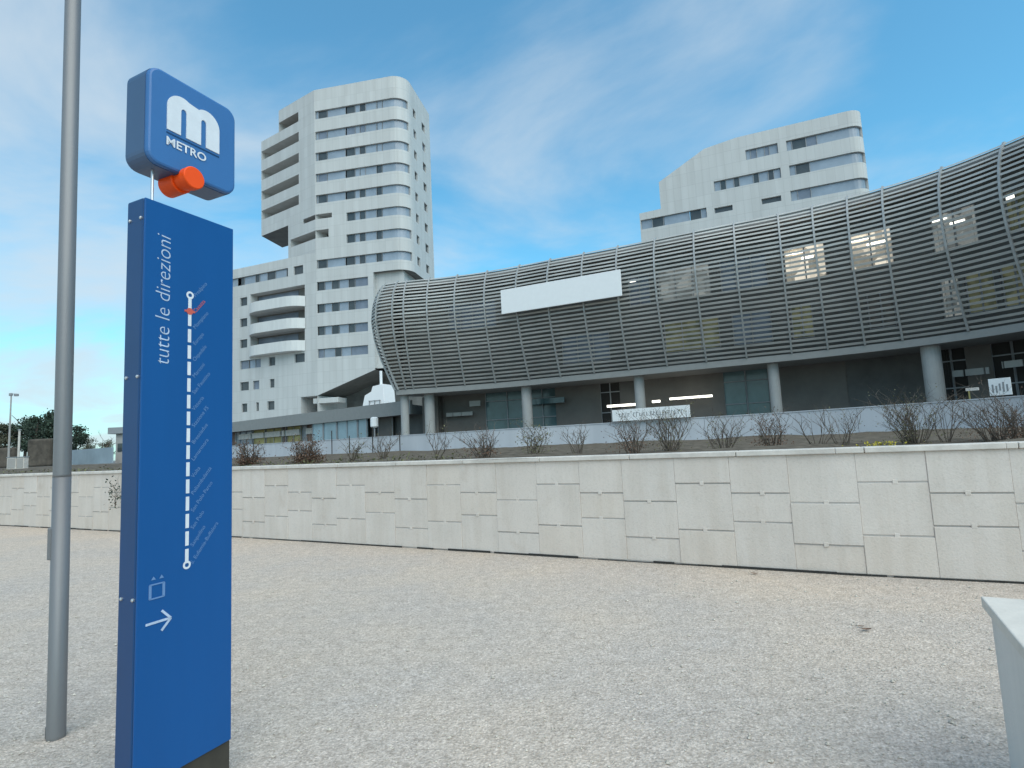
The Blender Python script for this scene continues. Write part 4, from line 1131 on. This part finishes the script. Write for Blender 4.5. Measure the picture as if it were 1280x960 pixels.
# yellow flowers above the coping
def clump(px, d, wx, n_, m_, label, cat, name, h_=.09, sz=.016):
    rnd = random.Random(px); q = at_d(px, hor(px), d); c = MB()
    for k in range(n_):
        p = Vector((rnd.gauss(0, wx), rnd.gauss(0, .12), rnd.uniform(.0, h_)))
        a = Vector((rnd.uniform(-1, 1), rnd.uniform(-1, 1), rnd.uniform(-1, 1))).normalized(); b = a.cross(Vector((rnd.uniform(-1, 1), 1, rnd.uniform(-1, 1)))).normalized(); s2 = sz*rnd.uniform(.6, 1.4)
        c.quad(p-a*s2, p+b*s2*.6, p+a*s2, p-b*s2*.6)
    o = c.build(name, m_, fixn=False); o.location = (q.x, q.y, SOIL+.05); return tag(o, label, cat)
clump(1098, 7.2, .17, 120, 'leaf_yel', 'yellow flowering low plant just above the wall coping', 'plant', 'flowering_plant')
# sprig beside the totem
shrub('sprig', 145, 12.62, 1.27, .05, 3, 55, 'leaf_dark', 90, 'dark leafy sprig growing up the pale wall at the left edge of the totem', None, .035, .05, .55, .3, .007)
# loose pebbles lying on the gravel near the viewer
pb_ = MB(); PR = random.Random(21)
for k in range(9000):
    d = 1.9+6.5*PR.random()**1.6; x = PR.uniform(-1, 1)*d*1.05; s_ = PR.uniform(.0035, .010)*(1 if PR.random() < .93 else 1.9)
    q = wpath
    a = PR.uniform(0, 6.3); co, si = math.cos(a)*s_, math.sin(a)*s_; e = PR.uniform(.55, .9); h = s_*PR.uniform(.5, .9)
    i = len(pb_.v); z = h*.35
    pb_.v += [(x+co, d+si, z), (x-si*e, d+co*e, z), (x-co, d-si, z), (x+si*e, d-co*e, z), (x+co*.2, d+si*.2, z+h), (x, d, 0)]
    for f in ((0, 1, 4), (1, 2, 4), (2, 3, 4), (3, 0, 4), (1, 0, 5), (2, 1, 5), (3, 2, 5), (0, 3, 5)): pb_.f.append(tuple(i+j for j in f))
P0 = Vector(WP[1]); 
def in_front(p):
    for a, b in zip(wpath.p, wpath.p[1:]):
        if a.x <= p[0] <= b.x: return p[1] < a.y+(b.y-a.y)*(p[0]-a.x)/(b.x-a.x)-.12
    return False
keep = [f for f in pb_.f if in_front(pb_.v[f[0]])]
pb_.f = keep
tag(pb_.build('loose_pebbles', 'pebble', fixn=False), 'loose pale pebbles scattered over the gravel', 'pebbles', kind='stuff')
# fallen leaves
for i, (x, y, lb) in enumerate(((943, 717, 'reddish fallen leaf by the foot of the retaining wall'), (1083, 787, 'red brown fallen leaf on open gravel left of the low wall'), (1076, 783, 'small fallen leaf beside the larger one left of the low wall'))):
    q = at_z(x, y, .012); c = MB(); a = R_.uniform(0, 6); s_ = .046 if i != 2 else .03
    for k in range(5):
        f0 = -1+2*k/5; f1 = -1+2*(k+1)/5; w0 = .4*(1-f0*f0); w1 = .4*(1-f1*f1); h0, h1 = .25*f0*f0, .25*f1*f1
        for sg in (1, -1): c.quad((f0*s_, 0, h0*s_), (f1*s_, 0, h1*s_), (f1*s_, sg*w1*s_, (h1+.3*w1)*s_), (f0*s_, sg*w0*s_, (h0+.3*w0)*s_))
    o = c.build('fallen_leaf', 'leaf_red', fixn=False); o.location = q; o.rotation_euler = (0, 0, a); tag(o, lb, 'leaf', 'fallen leaves on the gravel')

# ------------------------------------------------------------------ background at the left
def tree(name, px, d, ytop, ybase_z, wpx, leafmat, label, seed, kind='pine', nleaf=2600):
    rnd = random.Random(seed); q = at_d(px, hor(px), d); h = ztop_for(px, ytop, d)-ybase_z; wd = wpx*d/FPX/2
    root = empty(name, (q.x, q.y, ybase_z), 0, label, 'tree', 'trees beyond the square at the left')
    tr = MB(); tr.tube([(0, 0, 0), (rnd.uniform(-.2, .2), 0, h*.45), (rnd.uniform(-.3, .3), .1, h*.85)], [h*.03, h*.022, h*.006], 8, False)
    for k in range(9):
        a = rnd.uniform(0, 6.28); z0 = h*rnd.uniform(.3, .75); e = Vector((math.cos(a)*wd*.75, math.sin(a)*wd*.75, z0+h*rnd.uniform(.05, .25)))
        tr.tube([(0, 0, z0), e*.5+Vector((0, 0, z0*.5)), e], [h*.012, h*.008, h*.003], 5, False)
    tr.build('trunk', 'bark', root, fixn=False)
    cl = []
    for k in range(16):
        a = rnd.uniform(0, 6.28)
        if kind == 'pine': z = h*rnd.uniform(.28, .93); rmax = wd*(1.05-max(0, (z/h-.45))*1.5)
        else: z = h*rnd.uniform(.25, .9); rmax = wd*math.sqrt(max(.05, 1-((z/h-.55)/.48)**2))
        r = rmax*rnd.uniform(.1, .8); cl.append((Vector((r*math.cos(a), r*math.sin(a), z)), rnd.uniform(.16, .32)*wd+.2))
    c = MB()
    for k in range(nleaf):
        p0, r = rnd.choice(cl); p = p0+Vector((rnd.gauss(0, r*.6), rnd.gauss(0, r*.6), rnd.gauss(0, r*.38)))
        a = Vector((rnd.uniform(-1, 1), rnd.uniform(-1, 1), rnd.uniform(-1, 1))).normalized(); b = a.cross(Vector((rnd.uniform(-1, 1), 1, rnd.uniform(-1, 1)))).normalized(); s2 = rnd.uniform(.10, .24)*h/8
        c.quad(p-a*s2, p+b*s2*.6, p+a*s2, p-b*s2*.6)
    c.build('crown', leafmat, root, fixn=False); return root
tree('conifer', 6, 92, 530, SOIL, 30, 'leaf_olive', 'olive brown tree at the left edge beside the thin lamp post', 1, 'round')
tree('conifer', 30, 95, 522, SOIL, 46, 'leaf_dark', 'broad dark green conifer left of the grey pole', 2, 'round', 4200)
tree('conifer', 43, 88, 518, SOIL, 26, 'leaf_dark', 'dark pine with layered pointed top left of the grey pole', 8, 'pine', 2200)
tree('conifer', 62, 90, 513, SOIL, 40, 'leaf_dark', 'tallest dark conifer half hidden behind the grey pole', 3, 'pine', 3600)
tree('conifer', 95, 96, 534, SOIL, 34, 'leaf_dark', 'dark tree just right of the grey pole', 4, 'round', 3000)
tree('bush_tree', 107, 110, 550, SOIL, 26, 'leaf_olive', 'olive tree right of the dark one beside the pole', 5, 'round', 1800)
tree('bush_tree', 132, 130, 552, SOIL, 20, 'leaf_olive', 'small far round olive tree left of the totem', 6, 'round', 1500)
shrub('bare_tree', 119, 120, ztop_for(119, 541, 120), 4, 7, 77, 'leaf_olive', 0, 'pale bare far tree between the olive trees', None, .1, .3, SOIL, 0, .12)
tag([o for o in bpy.data.objects if o.name == 'bare_tree'][0], None, 'tree')
# long brown hedge / wall below the trees
q0, q1 = at_d(37, hor(37), 78), at_d(66, hor(66), 78)
c = MB(); c.box(((q0.x+q1.x)/2, 78, SOIL+1.9), (q1.x-q0.x, 1.2, 3.8)); o = c.build('hedge', 'hedge', bevel=.25); tag(o, 'brown clipped winter hedge just left of the grey pole', 'hedge')
q0, q1 = at_d(-60, hor(-60), 84), at_d(20, hor(20), 84)
c = MB(); c.box(((q0.x+q1.x)/2, 84, SOIL+1.5), (q1.x-q0.x, 1.0, 3.0)); o = c.build('hedge', 'hedge', bevel=.25); tag(o, 'low brown hedge at the left edge below the trees', 'hedge')
q0, q1 = at_d(89, hor(89), 85), at_d(141, hor(141), 78)
c = MB(); dd = q1-q0; c.box(((q0.x+q1.x)/2, (q0.y+q1.y)/2, SOIL+1.1), (dd.length, .15, 2.2), math.atan2(dd.y, dd.x)); o = c.build('hoarding', 'hoard', bevel=.02)
tag(o, 'pale blue grey hoarding between the pole and the totem', 'hoarding')
# far lamp posts
q = at_d(10, hor(10), 60); lp = empty('street_lamp', (q.x, q.y, SOIL), 0, 'far thin street lamp with two small heads at the left edge', 'street lamp', 'far street lamps'); hh = ztop_for(10, 495, 60)-SOIL
c = MB(); c.tube([(0, 0, 0), (0, 0, hh)], [.11, .06], 8); c.build('post', 'far_wall', lp)
for dx in (.55,):
    c = MB(); c.box((dx/2, 0, hh-.05), (dx, .06, .06)); c.build('arm', 'frame', lp); c = MB(); c.box((dx, 0, hh-.18), (.42, .2, .26)); c.build('lamp_head', 'frame', lp, bevel=.04)
c = MB(); c.box((-.05, 0, hh-.1), (.3, .2, .3)); c.build('lamp_head', 'frame', lp, bevel=.04)
q = at_d(22.5, hor(22), 55); lp = empty('street_lamp', (q.x, q.y, SOIL), 0, 'short pale post in front of the dark conifers', 'street lamp', 'far street lamps'); hh = ztop_for(22, 541, 55)-SOIL
c = MB(); c.tube([(0, 0, 0), (0, 0, hh)], [.10, .09], 8); c.build('post', 'coping', lp)
c = MB(); c.tube([(0, 0, hh), (0, 0, hh+.06), (0, 0, hh+.1)], [.16, .16, .05], 10); c.build('cap', 'frame', lp)
# pale utility cabinets
for x, wd, lb in ((17, .7, 'left pale utility cabinet behind the wall at the left edge'), (28, .55, 'right narrower pale utility cabinet behind the wall at the left edge')):
    q = at_d(x, hor(x), 42); c = empty('utility_cabinet', (q.x, q.y, SOIL), 0, lb, 'cabinet', 'utility cabinets')
    b = MB(); b.box((0, 0, .48), (wd, .4, .86)); b.build('body', 'coping', c, bevel=.02)
    b = MB(); b.box((0, 0, .94), (wd+.06, .46, .06)); b.build('lid', 'frame', c, bevel=.01); b = MB(); b.box((0, -.215, .5), (wd*.8, .02, .7)); b.build('door', 'far_wall', c, bevel=.004)
# far grey building at the totem's left edge
q = at_d(158, hor(158), 85); fb = empty('far_building', (q.x+1.2, q.y, SOIL), 0, 'small grey flat roofed building behind the left edge of the totem', 'building')
c = MB(); c.box((1.2, 0, 2.2), (4.6, 5, 4.4)); c.build('wall', 'far_wall', fb)
c = MB(); c.box((1.0, 0, 4.7), (6.0, 6, .95)); c.build('roof', 'frame', fb, bevel=.05)
for x in (-.4, 1.2, 2.6):
    c = MB(); c.box((x, -2.52, 2.2), (.8, .06, 1.2)); c.build('window', 'glass', fb)
